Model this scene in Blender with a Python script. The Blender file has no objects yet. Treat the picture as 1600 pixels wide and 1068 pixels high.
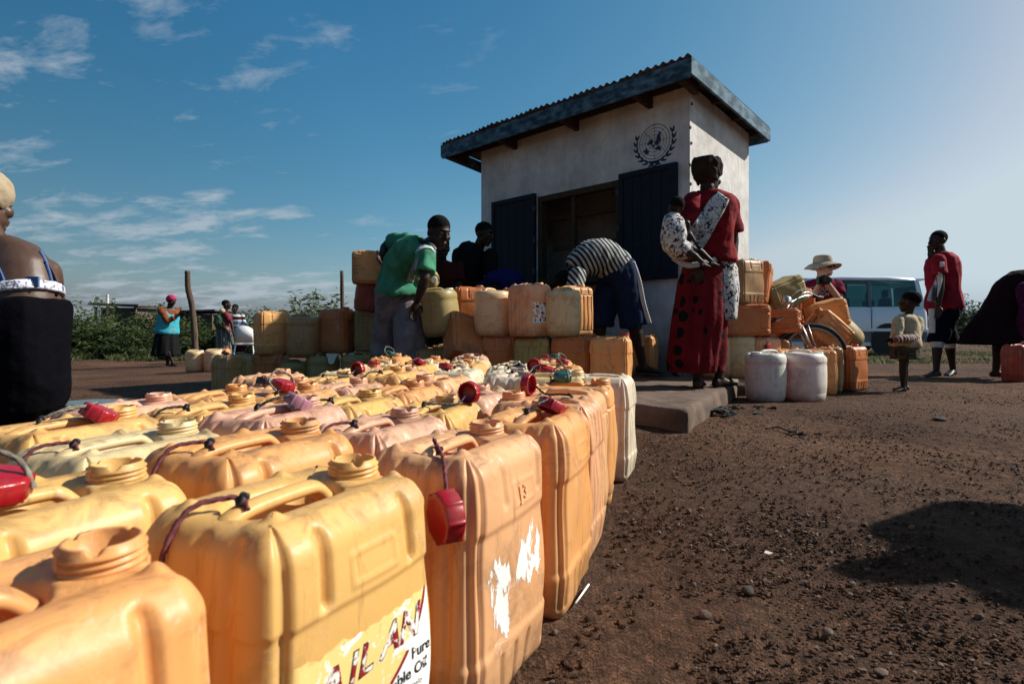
import bpy, bmesh, math, random
import numpy as np
from mathutils import Vector, Matrix, noise as mnoise
R = math.radians
random.seed(7); np.random.seed(7)
SC = bpy.context.scene
COL = SC.collection
# ------------------------------------------------------------------ camera
CAMZ = 0.57
FPX = 900.0                    # focal length in pixels of the 1600 px wide photograph
cam = bpy.data.cameras.new('camera'); camo = bpy.data.objects.new('camera', cam); COL.objects.link(camo)
camo.location = (0, 0, CAMZ); camo.rotation_euler = (R(90), 0, 0)
cam.sensor_width = 36; cam.lens = 36 * FPX / 1600.0; cam.shift_y = -24 / 1600.0
cam.clip_start = 0.02; cam.clip_end = 5000
cam.dof.use_dof = True; cam.dof.focus_distance = 2.6; cam.dof.aperture_fstop = 8
SC.camera = camo
def P(x, y, d):                # point at distance d ahead that shows at pixel x, y
    return Vector(((x - 800) / FPX * d, d, CAMZ + (510 - y) / FPX * d))
# ------------------------------------------------------------------ sky and sun
SUN_EL, SUN_AZ = 37.0, 10.0    # azimuth measured from +X towards +Y
world = bpy.data.worlds.new('World'); SC.world = world; world.use_nodes = True
wn = world.node_tree.nodes; wl = world.node_tree.links; wn.clear()
def N(nt, typ, **kw):
    n = nt.nodes.new(typ)
    for k, v in kw.items():
        if k.startswith('i_'): n.inputs[k[2:].replace('_', ' ')].default_value = v
        else: setattr(n, k, v)
    return n
wt = world.node_tree
out = N(wt, 'ShaderNodeOutputWorld'); bg = N(wt, 'ShaderNodeBackground'); bg.inputs[1].default_value = 0.05
sky = N(wt, 'ShaderNodeTexSky'); sky.sky_type = 'NISHITA'; sky.sun_disc = False
sky.sun_elevation = R(SUN_EL); sky.sun_rotation = R(90 - SUN_AZ)
sky.altitude = 400; sky.air_density = 0.8; sky.dust_density = 2.0; sky.ozone_density = 1.3
tc = N(wt, 'ShaderNodeTexCoord'); sep = N(wt, 'ShaderNodeSeparateXYZ'); wl.new(tc.outputs['Generated'], sep.inputs[0])
def M(nt, op, a, b=None, c=None, clamp=False):
    n = nt.nodes.new('ShaderNodeMath'); n.operation = op; n.use_clamp = clamp
    for i, v in enumerate((a, b, c)):
        if v is None: continue
        if isinstance(v, (int, float)): n.inputs[i].default_value = v
        else: nt.links.new(v, n.inputs[i])
    return n.outputs[0]
def ramp(nt, fac, stops):
    n = nt.nodes.new('ShaderNodeValToRGB'); nt.links.new(fac, n.inputs[0])
    e = n.color_ramp.elements
    while len(e) > 1: e.remove(e[-1])
    e[0].position = stops[0][0]; e[0].color = stops[0][1]
    for p, c in stops[1:]:
        k = e.new(p); k.color = c
    return n.outputs[0]
def g(v): return (v, v, v, 1)
# clouds: a thin high layer, projected on a flat sheet overhead
den = M(wt, 'ADD', M(wt, 'MAXIMUM', sep.outputs[2], 0.0), 0.16)
cx = M(wt, 'DIVIDE', sep.outputs[0], den); cy = M(wt, 'DIVIDE', sep.outputs[1], den)
cmb = N(wt, 'ShaderNodeCombineXYZ'); wl.new(M(wt, 'ADD', M(wt, 'MULTIPLY', cx, 1.0), M(wt, 'MULTIPLY', cy, 0.35)), cmb.inputs[0]); wl.new(M(wt, 'MULTIPLY', cy, 1.5), cmb.inputs[1])
cmb.inputs[2].default_value = 4.3
nz = N(wt, 'ShaderNodeTexNoise', i_Scale=3.3, i_Detail=8.0, i_Roughness=0.62, i_Distortion=0.25); wl.new(cmb.outputs[0], nz.inputs['Vector'])
nz2 = N(wt, 'ShaderNodeTexNoise', i_Scale=0.75, i_Detail=1.0); wl.new(cmb.outputs[0], nz2.inputs['Vector'])
side = M(wt, 'MULTIPLY_ADD', cx, -0.34, 0.30, clamp=True)            # the cloud field lies to the left
dens = M(wt, 'ADD', M(wt, 'MULTIPLY', nz.outputs[0], 0.8), M(wt, 'ADD', M(wt, 'MULTIPLY', nz2.outputs[0], 0.42), M(wt, 'MULTIPLY', side, 0.13)))
cl = ramp(wt, dens, [(0.725, g(0)), (0.78, g(0.26)), (0.86, g(0.72)), (1.0, g(0.85))])
cl = M(wt, 'MULTIPLY', cl, M(wt, 'MULTIPLY', M(wt, 'GREATER_THAN', sep.outputs[2], 0.0), M(wt, 'MULTIPLY_ADD', side, 1.3, 0.0, clamp=True)))
sp_ = N(wt, 'ShaderNodeSeparateColor'); wl.new(sky.outputs[0], sp_.inputs[0]); cc_ = N(wt, 'ShaderNodeCombineColor')
cr_, cg_, cb_ = [M(wt, 'MULTIPLY', M(wt, 'POWER', sp_.outputs[i_], p_), k_) for i_, (k_, p_) in enumerate(((0.606, 1.82), (1.65, 1.025), (2.43, 0.74)))]
cb_ = M(wt, 'MINIMUM', cb_, 10.5); cg_ = M(wt, 'MINIMUM', M(wt, 'MINIMUM', cg_, 9.6), M(wt, 'MULTIPLY', cb_, .915)); cr_ = M(wt, 'MINIMUM', cr_, M(wt, 'MULTIPLY', cg_, .84))
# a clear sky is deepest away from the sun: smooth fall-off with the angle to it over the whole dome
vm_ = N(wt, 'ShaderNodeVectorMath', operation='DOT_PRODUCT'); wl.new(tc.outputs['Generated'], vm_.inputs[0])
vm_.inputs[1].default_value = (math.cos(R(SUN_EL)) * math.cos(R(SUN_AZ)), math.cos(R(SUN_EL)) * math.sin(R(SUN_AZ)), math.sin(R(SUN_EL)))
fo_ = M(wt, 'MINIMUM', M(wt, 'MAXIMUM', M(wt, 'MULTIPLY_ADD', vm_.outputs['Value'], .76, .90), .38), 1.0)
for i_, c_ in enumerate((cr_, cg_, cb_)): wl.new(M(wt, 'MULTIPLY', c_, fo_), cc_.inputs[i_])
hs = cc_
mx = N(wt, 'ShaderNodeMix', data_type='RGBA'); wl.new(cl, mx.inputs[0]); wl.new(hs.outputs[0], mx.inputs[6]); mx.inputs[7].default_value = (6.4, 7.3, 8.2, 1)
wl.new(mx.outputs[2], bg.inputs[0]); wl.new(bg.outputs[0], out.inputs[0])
sd = bpy.data.lights.new('sun', 'SUN'); so = bpy.data.objects.new('sun', sd); COL.objects.link(so)
sd.energy = 5.0; sd.angle = R(0.53); sd.color = (1.0, 0.95, 0.87)
S = Vector((math.cos(R(SUN_EL)) * math.cos(R(SUN_AZ)), math.cos(R(SUN_EL)) * math.sin(R(SUN_AZ)), math.sin(R(SUN_EL))))
so.rotation_euler = (-S).to_track_quat('-Z', 'Y').to_euler(); so.location = S * 30
vs = SC.view_settings; vs.view_transform = 'Standard'; vs.look = 'None'; vs.exposure = 0.5; vs.gamma = 1.0; vs.use_curve_mapping = False
SC.cycles.max_bounces = 8; SC.cycles.diffuse_bounces = 4; SC.cycles.glossy_bounces = 3; SC.cycles.transparent_max_bounces = 8
SC.cycles.caustics_reflective = False; SC.cycles.caustics_refractive = False
# ------------------------------------------------------------------ materials
MATS = {}
def newmat(name):
    m = bpy.data.materials.new(name); m.use_nodes = True; nt = m.node_tree
    b = nt.nodes['Principled BSDF']; MATS[name] = m
    return m, nt, b
def rgba(c): return (c[0], c[1], c[2], 1)
def plain(name, c, rough=0.6, c2=None, scale=8, lo=0.4, hi=0.65, bump=0.0, bscale=60, spec=0.35, metal=0.0, stretch=(1, 1, 1), coat=0):
    if name in MATS: return MATS[name]
    m, nt, b = newmat(name)
    b.inputs['Base Color'].default_value = rgba(c); b.inputs['Roughness'].default_value = rough
    b.inputs['Specular IOR Level'].default_value = spec; b.inputs['Metallic'].default_value = metal
    if coat: b.inputs['Coat Weight'].default_value = coat; b.inputs['Coat Roughness'].default_value = 0.08
    t = N(nt, 'ShaderNodeTexCoord'); mp = N(nt, 'ShaderNodeMapping'); mp.inputs['Scale'].default_value = stretch
    nt.links.new(t.outputs['Object'], mp.inputs[0])
    if c2 is not None:
        nz = N(nt, 'ShaderNodeTexNoise', i_Scale=float(scale), i_Detail=7.0, i_Roughness=0.62); nt.links.new(mp.outputs[0], nz.inputs['Vector'])
        nt.links.new(ramp(nt, nz.outputs[0], [(lo, rgba(c)), (hi, rgba(c2))]), b.inputs['Base Color'])
    if bump:
        nb = N(nt, 'ShaderNodeTexNoise', i_Scale=float(bscale), i_Detail=4.0); nt.links.new(mp.outputs[0], nb.inputs['Vector'])
        bp = N(nt, 'ShaderNodeBump', i_Strength=0.6, i_Distance=bump); nt.links.new(nb.outputs[0], bp.inputs['Height']); nt.links.new(bp.outputs[0], b.inputs['Normal'])
    return m
def mixc(nt, fac, a, b, mode='MIX'):
    n = N(nt, 'ShaderNodeMix', data_type='RGBA', blend_type=mode)
    for i, v in ((0, fac), (6, a), (7, b)):
        if isinstance(v, (int, float)): n.inputs[i].default_value = v
        elif isinstance(v, tuple): n.inputs[i].default_value = rgba(v)
        else: nt.links.new(v, n.inputs[i])
    return n.outputs[2]
def can_material(name, grime=1.0):
    m, nt, b = newmat(name)
    oi = N(nt, 'ShaderNodeObjectInfo'); t = N(nt, 'ShaderNodeTexCoord'); L = nt.links
    off = N(nt, 'ShaderNodeVectorMath', operation='SCALE'); cb = N(nt, 'ShaderNodeCombineXYZ')
    L.new(oi.outputs['Random'], cb.inputs[0]); L.new(M(nt, 'MULTIPLY', oi.outputs['Random'], 3.1), cb.inputs[1]); L.new(cb.outputs[0], off.inputs[0]); off.inputs['Scale'].default_value = 9.0
    ad = N(nt, 'ShaderNodeVectorMath', operation='ADD'); L.new(t.outputs['Object'], ad.inputs[0]); L.new(off.outputs[0], ad.inputs[1]); co = ad.outputs[0]
    def nz(scale, detail=5.0, rough=0.6, st=None, dist=0.0):
        n = N(nt, 'ShaderNodeTexNoise', i_Scale=scale, i_Detail=detail, i_Roughness=rough, i_Distortion=dist)
        if st:
            mp = N(nt, 'ShaderNodeMapping'); mp.inputs['Scale'].default_value = st; L.new(co, mp.inputs[0]); L.new(mp.outputs[0], n.inputs['Vector'])
        else: L.new(co, n.inputs['Vector'])
        return n.outputs[0]
    base = oi.outputs['Color']
    fade = ramp(nt, nz(4.0, 3.0), [(0.35, g(0)), (0.7, g(1))])
    c = mixc(nt, M(nt, 'MULTIPLY', fade, 0.30), base, mixc(nt, 0.35, base, (0.85, 0.66, 0.46)))
    # ground-in dust: blotches, and streaks that run down the sides
    blot = ramp(nt, nz(9.0, 8.0, 0.72, None, 0.6), [(0.52, g(0)), (0.74, g(1))])
    strk = ramp(nt, nz(1.0, 6.0, 0.7, (46, 46, 5)), [(0.57, g(0)), (0.76, g(1))])
    speck = ramp(nt, nz(75.0, 4.0, 0.75), [(0.635, g(0)), (0.71, g(1))])
    ge = N(nt, 'ShaderNodeNewGeometry'); sz = N(nt, 'ShaderNodeSeparateXYZ'); L.new(t.outputs['Normal'], sz.inputs[0])
    top = M(nt, 'MULTIPLY', ramp(nt, sz.outputs[2], [(0.25, g(0)), (0.75, g(1))]), ramp(nt, nz(17.0, 7.0, 0.7, None, 0.8), [(0.47, g(0)), (0.68, g(1))]))
    d = M(nt, 'MULTIPLY', blot, 0.40 * grime); d = M(nt, 'MAXIMUM', d, M(nt, 'MULTIPLY', strk, 0.44 * grime)); d = M(nt, 'MAXIMUM', d, M(nt, 'MULTIPLY', top, 0.52 * grime))
    d = M(nt, 'MAXIMUM', d, M(nt, 'MULTIPLY', M(nt, 'MULTIPLY', speck, blot), 0.8 * grime), None, True)
    sb_ = N(nt, 'ShaderNodeSeparateXYZ'); L.new(t.outputs['Object'], sb_.inputs[0])
    foot = ramp(nt, M(nt, 'ADD', sb_.outputs[2], M(nt, 'MULTIPLY', M(nt, 'SUBTRACT', nz(14.0, 6.0, .7), .5), .22)), [(0.0, g(.62)), (0.10, g(0))])   # mud splashed on the lower part
    d = M(nt, 'MAXIMUM', d, foot, None, True)
    c = mixc(nt, d, c, (0.13, 0.072, 0.038))
    # pale scuffs and scratches
    def hair_line(st, thr, rot):
        mp = N(nt, 'ShaderNodeMapping'); mp.inputs['Scale'].default_value = st; mp.inputs['Rotation'].default_value = rot; L.new(co, mp.inputs[0])
        n = N(nt, 'ShaderNodeTexNoise', i_Scale=1.0, i_Detail=2.0, i_Roughness=.4); L.new(mp.outputs[0], n.inputs['Vector'])
        return ramp(nt, M(nt, 'ABSOLUTE', M(nt, 'SUBTRACT', n.outputs[0], .5)), [(thr * .4, g(1)), (thr, g(0))])
    scr = M(nt, 'MAXIMUM', hair_line((60, 60, 7), .010, (.5, .3, 0)), hair_line((9, 9, 70), .009, (.25, -.35, 0)))
    scr = M(nt, 'MULTIPLY', scr, ramp(nt, nz(9.0, 4.0), [(0.53, g(0)), (0.66, g(0.7))]))
    scf = M(nt, 'MULTIPLY', ramp(nt, nz(1.0, 5.0, 0.7, (34, 34, 8), 1.0), [(0.62, g(0)), (0.72, g(1))]), 0.30)
    c = mixc(nt, M(nt, 'MAXIMUM', scr, scf), c, mixc(nt, 0.55, c, (0.92, 0.82, 0.68)))
    L.new(c, b.inputs['Base Color'])
    L.new(M(nt, 'MULTIPLY_ADD', blot, 0.2, 0.42), b.inputs['Roughness']); b.inputs['Specular IOR Level'].default_value = 0.36
    bp = N(nt, 'ShaderNodeBump', i_Strength=0.5, i_Distance=0.0018); L.new(M(nt, 'ADD', nz(11.0, 3.0), M(nt, 'MULTIPLY', nz(120.0, 3.0), 0.22)), bp.inputs['Height']); L.new(bp.outputs[0], b.inputs['Normal'])
    tr = N(nt, 'ShaderNodeBsdfTranslucent'); L.new(mixc(nt, 1.0, c, (1.0, .42, .22), 'MULTIPLY'), tr.inputs[0]); ms = N(nt, 'ShaderNodeMixShader'); ms.inputs[0].default_value = 0.22
    L.new(b.outputs[0], ms.inputs[1]); L.new(tr.outputs[0], ms.inputs[2]); L.new(ms.outputs[0], nt.nodes['Material Output'].inputs[0])
    return m
CANM = can_material('can_plastic', 1.55); CANDIRTY = can_material('can_plastic_grimy', 1.75)
CAPM = {}
for nm, c in (('red', (0.30, 0.006, 0.012)), ('green', (0.012, 0.07, 0.052)), ('pink', (0.50, 0.13, 0.16)), ('mauve', (0.33, 0.15, 0.19)), ('black', (0.015, 0.015, 0.017)), ('blue', (0.06, 0.22, 0.42)), ('white', (0.7, 0.68, 0.62))):
    CAPM[nm] = plain('cap_' + nm, c, 0.32, (c[0] * .6 + .05, c[1] * .6 + .035, c[2] * .6 + .028), 40, 0.5, 0.72, 0.0008, 90, 0.5)
ROPEM = plain('rope_maroon', (0.10, 0.018, 0.025), 0.85, (0.16, 0.05, 0.06), 90, bump=0.001, bscale=300)
ROPEG = plain('rope_grey', (0.22, 0.20, 0.16), 0.9, (0.10, 0.09, 0.07), 90, bump=0.001, bscale=300)
KNOTM = plain('knot_black', (0.012, 0.012, 0.012), 0.6, (0.03, 0.028, 0.025), 60)
# ------------------------------------------------------------------ mesh helpers
def link(name, me, mat=None, parent=None, smooth=True, loc=None, rot=None):
    o = bpy.data.objects.new(name, me); COL.objects.link(o)
    if mat is not None and me is not None:
        if not me.materials: me.materials.append(mat)
        elif me.materials[0] != mat:
            o.material_slots[0].link = 'OBJECT'; o.material_slots[0].material = mat
    if parent: o.parent = parent
    if loc is not None: o.location = loc
    if rot is not None: o.rotation_euler = rot
    return o
def tag(o, label, cat=None, group=None, kind=None):
    if label: o['label'] = label
    if cat: o['category'] = cat
    if group: o['group'] = group
    if kind: o['kind'] = kind
    return o
def empty(name, loc=(0, 0, 0), rotz=0.0, rot=None):
    o = bpy.data.objects.new(name, None); COL.objects.link(o); o.location = loc; o.rotation_euler = rot if rot else (0, 0, rotz)
    o.empty_display_size = 0.05
    return o
def mesh(name, v, f, smooth=True):
    me = bpy.data.meshes.new(name); me.from_pydata([tuple(map(float, p)) for p in v], [], f)
    if smooth: me.polygons.foreach_set('use_smooth', [True] * len(me.polygons))
    me.update(); return me
def fixn(me):
    bm = bmesh.new(); bm.from_mesh(me); bmesh.ops.recalc_face_normals(bm, faces=bm.faces); bm.to_mesh(me); bm.free(); me.update(); return me
class MB:
    def __init__(s): s.v = []; s.f = []
    def add(s, v, f):
        o = len(s.v); s.v += [tuple(p) for p in v]; s.f += [[i + o for i in q] for q in f]; return s
    def box(s, c, h, mat=None, bev=0.0):
        m = mat or Matrix.Identity(3); c = Vector(c)
        if bev <= 0:
            vs_ = [c + m @ Vector((x * h[0], y * h[1], z * h[2])) for z in (-1, 1) for y in (-1, 1) for x in (-1, 1)]
            s.add(vs_, [(0, 2, 3, 1), (4, 5, 7, 6), (0, 1, 5, 4), (2, 6, 7, 3), (0, 4, 6, 2), (1, 3, 7, 5)])
        else:
            bm = bmesh.new(); bmesh.ops.create_cube(bm, size=2.0)
            for v in bm.verts: v.co = Vector((v.co.x * h[0], v.co.y * h[1], v.co.z * h[2]))
            bmesh.ops.bevel(bm, geom=bm.edges[:], offset=bev, segments=2, affect='EDGES', profile=0.5)
            bm.verts.index_update()
            s.add([c + m @ v.co for v in bm.verts], [[v.index for v in f.verts] for f in bm.faces]); bm.free()
        return s
    def b2(s, lo, hi, bev=0.0):
        return s.box([(a + b) / 2 for a, b in zip(lo, hi)], [(b - a) / 2 for a, b in zip(lo, hi)], None, bev)
    def lathe(s, prof, n=32, c=(0, 0, 0), mat=None, cap=(True, True)):
        m = mat or Matrix.Identity(3); c = Vector(c); o = []; f = []
        for (r, z) in prof:
            for i in range(n):
                a = 2 * math.pi * i / n; o.append(c + m @ Vector((r * math.cos(a), r * math.sin(a), z)))
        for k in range(len(prof) - 1):
            for i in range(n): f.append((k * n + i, k * n + (i + 1) % n, (k + 1) * n + (i + 1) % n, (k + 1) * n + i))
        if cap[0]: f.append(tuple(range(n - 1, -1, -1)))
        if cap[1]: f.append(tuple((len(prof) - 1) * n + i for i in range(n)))
        return s.add(o, f)
    def tube(s, pts, rad, n=8, cap=True, squash=None):
        pts = [Vector(p) for p in pts]
        if isinstance(rad, (int, float)): rad = [rad] * len(pts)
        up = None; o = []; f = []
        for i, p in enumerate(pts):
            t = (pts[min(i + 1, len(pts) - 1)] - pts[max(i - 1, 0)]).normalized()
            if up is None: up = Vector((0, 0, 1)) if abs(t.z) < 0.9 else Vector((1, 0, 0))
            u = t.cross(up).normalized(); w = u.cross(t).normalized(); up = w
            for k in range(n):
                a = 2 * math.pi * k / n; o.append(p + (u * math.cos(a) * (squash or 1) + w * math.sin(a)) * rad[i])
        for i in range(len(pts) - 1):
            for k in range(n): f.append((i * n + k, i * n + (k + 1) % n, (i + 1) * n + (k + 1) % n, (i + 1) * n + k))
        if cap: f.append(tuple(range(n - 1, -1, -1))); f.append(tuple((len(pts) - 1) * n + k for k in range(n)))
        return s.add(o, f)
    def prism(s, poly, z0, z1):
        n = len(poly); return s.add([(x, y, z0) for x, y in poly] + [(x, y, z1) for x, y in poly], [tuple(range(n - 1, -1, -1)), tuple(range(n, 2 * n))] + [(i, (i + 1) % n, n + (i + 1) % n, n + i) for i in range(n)])
    def me(s, name, smooth=False): return mesh(name, s.v, s.f, smooth)
    def build(s, name, mat, parent=None, smooth=False, fix=True, loc=None):
        me = s.me(name, smooth)
        if fix: fixn(me)
        return link(name, me, mat, parent, loc=loc)
def catmull(pts, n=8):
    pts = [Vector(p) for p in pts]; o = []
    for i in range(len(pts) - 1):
        p0 = pts[max(i - 1, 0)]; p1 = pts[i]; p2 = pts[i + 1]; p3 = pts[min(i + 2, len(pts) - 1)]
        for k in range(n):
            t = k / n; o.append(0.5 * ((2 * p1) + (p2 - p0) * t + (2 * p0 - 5 * p1 + 4 * p2 - p3) * t * t + (3 * p1 - p0 - 3 * p2 + p3) * t ** 3))
    o.append(pts[-1]); return o
def rope_mesh(name, pts, r=0.003, twist=420.0, n=12, sub=14):
    c = catmull(pts, sub); v = []; f = []; up = None; L = 0
    for i, p in enumerate(c):
        if i: L += (p - c[i - 1]).length
        t = (c[min(i + 1, len(c) - 1)] - c[max(i - 1, 0)]).normalized()
        if up is None: up = Vector((0, 0, 1)) if abs(t.z) < 0.9 else Vector((1, 0, 0))
        u = t.cross(up).normalized(); w = u.cross(t).normalized(); up = w
        for k in range(n):
            a = 2 * math.pi * k / n; rr = r * (1 + 0.24 * math.cos(3 * a + L * twist))
            v.append(p + (u * math.cos(a) + w * math.sin(a)) * rr)
    for i in range(len(c) - 1):
        for k in range(n): f.append((i * n + k, i * n + (k + 1) % n, (i + 1) * n + (k + 1) % n, (i + 1) * n + k))
    return mesh(name, v, f)
def ground_z(x, y):
    return -0.03 * min(max(-x - 0.3, 0), 9) - 0.01 * min(max(y - 5, 0), 15)
# ------------------------------------------------------------------ jerrycans
W_, D_, H_ = 0.27, 0.215, 0.375
def sstep(e0, e1, x):
    t = np.clip((x - e0) / (e1 - e0), 0, 1); return t * t * (3 - 2 * t)
def can_body(variant, NP=256, NZ=100, NT=44):
    a, b, rc = W_ / 2, D_ / 2, 0.036
    per = 2 * (2 * (a - rc)) + 2 * (2 * (b - rc)) + 2 * math.pi * rc
    segs = [('l', (-(a - rc), -b), (a - rc, -b), (0, -1)), ('c', (a - rc, -(b - rc)), -90), ('l', (a, -(b - rc)), (a, b - rc), (1, 0)), ('c', (a - rc, b - rc), 0),
            ('l', (a - rc, b), (-(a - rc), b), (0, 1)), ('c', (-(a - rc), b - rc), 90), ('l', (-a, b - rc), (-a, -(b - rc)), (-1, 0)), ('c', (-(a - rc), -(b - rc)), 180)]
    q = math.pi * rc / 2; s = np.arange(NP) * per / NP; X = np.zeros(NP); Y = np.zeros(NP); NX = np.zeros(NP); NY = np.zeros(NP); s0 = 0.0; ctr = []
    for sg in segs:
        if sg[0] == 'l':
            L = math.hypot(sg[2][0] - sg[1][0], sg[2][1] - sg[1][1]); k = (s >= s0) & (s < s0 + L); t = (s[k] - s0) / L
            X[k] = sg[1][0] + (sg[2][0] - sg[1][0]) * t; Y[k] = sg[1][1] + (sg[2][1] - sg[1][1]) * t; NX[k], NY[k] = sg[3]; ctr.append(s0 + L / 2); s0 += L
        else:
            k = (s >= s0) & (s < s0 + q); an = np.radians(sg[2] + 90 * (s[k] - s0) / q); NX[k] = np.cos(an); NY[k] = np.sin(an); X[k] = sg[1][0] + rc * NX[k]; Y[k] = sg[1][1] + rc * NY[k]; s0 += q
    rb, rt = 0.024, 0.030
    zb = [(rb * (1 - math.sin(t)), rb * (1 - math.cos(t))) for t in np.linspace(0, math.pi / 2, 8)[:-1]]     # (inset, z)
    zm = [(0, z) for z in np.linspace(rb, H_ - rt, NZ)]
    zt = [(rt * (1 - math.cos(t)), H_ - rt + rt * math.sin(t)) for t in np.linspace(0, math.pi / 2, 12)[1:]]
    prof = np.array(zb + zm + zt); ins = prof[:, 0][:, None]; Z = np.repeat(prof[:, 1][:, None], NP, 1)
    SS = np.repeat(s[None, :], len(prof), 0); disp = np.zeros_like(Z)
    def ds(u0): return (SS - u0 + per / 2) % per - per / 2
    def groove(u0, z0, z1, w, dep):
        dz = np.maximum(np.maximum(z0 - Z, Z - z1), 0); d = np.sqrt(ds(u0) ** 2 + dz ** 2); return -dep * (0.5 + 0.5 * np.cos(np.pi * np.clip(d / w, 0, 1)))
    def panel(u0, z0, hu, hz, dep, soft=0.003):
        d = np.maximum(np.abs(ds(u0)) - hu, np.abs(Z - z0) - hz); return dep * sstep(soft, -soft, d)
    F, E, Bk, Wt = ctr          # front, right end, back, left end (arc position of face centres)
    taper = 0.007 * sstep(0.29, 0.37, Z) + 0.006 * sstep(0.09, 0.0, Z) - 0.0028 * np.sin(np.clip((Z - .05) / .25, 0, 1) * np.pi)
    if variant == 0:
        for c0, sg in ((F, 1), (Bk, -1)):
            disp += groove(c0 - sg * .062, .298, .362, .0115, .0105) + groove(c0 + sg * .074, .298, .362, .0105, .0095)
            disp += groove(c0 - sg * .112, .05, .372, .012, .0075) + groove(c0 + sg * .121, .05, .34, .011, .005)
            disp += panel(c0 + sg * .010, .317, .037, .0175, .0026, .0018) - panel(c0 + sg * .010, .317, .0325, .0135, .0020, .0016)
            for u in (-.06, 0, .06): disp += groove(c0 + u, .015, .055, .010, .005)
        disp += -0.0032 * sstep(.290, .284, Z) * sstep(.065, .075, Z)
        for c0 in (E, Wt):
            for u in (-.05, 0.05): disp += groove(c0 + u, .04, .36, .013, .0075)
            disp += groove(c0, .30, .36, .016, .006)
    elif variant == 1:
        for c0, sg in ((F, 1), (Bk, -1)):
            for u in (-.108, -.128, .112, .128): disp += groove(c0 + sg * u, .03, .368, .0085, .0065)
            disp += groove(c0 - sg * .035, .30, .36, .014, .005) + groove(c0 + sg * .085, .30, .36, .012, .004)
            disp += panel(c0 + sg * .03, .305, .038, .019, .0018, .003) - panel(c0 + sg * .03, .305, .033, .0145, .0016, .0025)
            for u in (-.045, 0.0, .045): disp += groove(c0 + u, .012, .07, .009, .0055)
        disp += -0.0040 * sstep(.275, .262, Z) * sstep(.085, .10, Z)
        for c0 in (E, Wt):
            for u in (-.062, -.028, .028, .062): disp += groove(c0 + u, .03, .365, .011, .007)
    else:
        for c0 in (F, Bk):
            for u in np.linspace(-.10, .10, 6): disp += groove(c0 + u, .05, .30, .0105, .0062)
            for u in (-.07, 0, .07): disp += groove(c0 + u, .325, .362, .012, .006)
        disp += -0.004 * sstep(.318, .310, Z) * sstep(.306, .313, Z) * 1.6 - .003 * sstep(.05, .043, Z) * sstep(.03, .037, Z)
        for c0 in (E, Wt):
            for u in (-.055, 0, .055): disp += groove(c0 + u, .04, .30, .012, .007)
    wob = 0.0022 * np.sin(SS / per * 2 * np.pi * 3 + Z * 21 + variant) + 0.0016 * np.sin(SS / per * 2 * np.pi * 5 - Z * 33)
    o = disp - taper + wob
    side = np.stack([X[None, :] - NX[None, :] * ins + NX[None, :] * o, Y[None, :] - NY[None, :] * ins + NY[None, :] * o, Z], -1)
    last = side[-1]; rings = []
    for k in np.linspace(1, 0.02, NT)[1:]: rings.append(np.stack([last[:, 0] * k, last[:, 1] * k, last[:, 2]], -1))
    allr = np.concatenate([side, np.array(rings)], 0)
    x, y = allr[..., 0], allr[..., 1]; topm = np.zeros(allr.shape[:2]); topm[len(prof) - 8:] = 1
    # top: handle trough, neck shelf, four small domes
    tx0, tx1 = -.046, .010
    dd = np.sqrt(np.maximum(np.maximum(tx0 - x, x - tx1), 0) ** 2 + y ** 2)
    h = -0.044 * sstep(.047, .022, dd)
    ridge = 0.005 * sstep(.03, .06, np.abs(y)) * sstep(.094, .078, np.abs(y)); h = h + ridge * (variant != 2)
    for (ux, uy) in ((-.094, .056), (-.084, -.058), (.036, .070), (.104, -.056)): h = h + 0.0075 * sstep(.0155, .001, np.sqrt((x - ux) ** 2 + (y - uy) ** 2))
    h = h + 0.003 * sstep(.042, .036, np.sqrt((x - .092) ** 2 + y ** 2)) - .004 * sstep(.06, .1, np.abs(x)) * 0
    allr[..., 2] += h * topm * np.clip((allr[..., 2] - (H_ - .012)) / .012, 0, 1)
    nr = allr.shape[0]; v = allr.reshape(-1, 3).tolist(); i = np.arange(NP); f = []
    for k in range(nr - 1):
        f += np.stack([k * NP + i, k * NP + (i + 1) % NP, (k + 1) * NP + (i + 1) % NP, (k + 1) * NP + i], 1).tolist()
    v.append((0, 0, float(allr[-1][:, 2].mean()))); f += [[(nr - 1) * NP + j, (nr - 1) * NP + (j + 1) % NP, len(v) - 1] for j in range(NP)]
    v.append((0, 0, 0.004)); f += [[(j + 1) % NP, j, len(v) - 1] for j in range(NP)]
    return mesh('jerrycan_body', v, f)
def can_handle():
    b = MB(); path = catmull([(-.108, 0, H_ - .018), (-.094, 0, H_ - .006), (-.074, 0, H_ + .001), (-.04, 0, H_ + .004), (.010, 0, H_ + .0045), (.026, 0, H_ + .001), (.040, 0, H_ - .012), (.052, 0, H_ - .026)], 6)
    return fixn(b.tube(path, [.0088] * len(path), 14, True, 1.5).me('jerrycan_handle', True))
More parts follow.
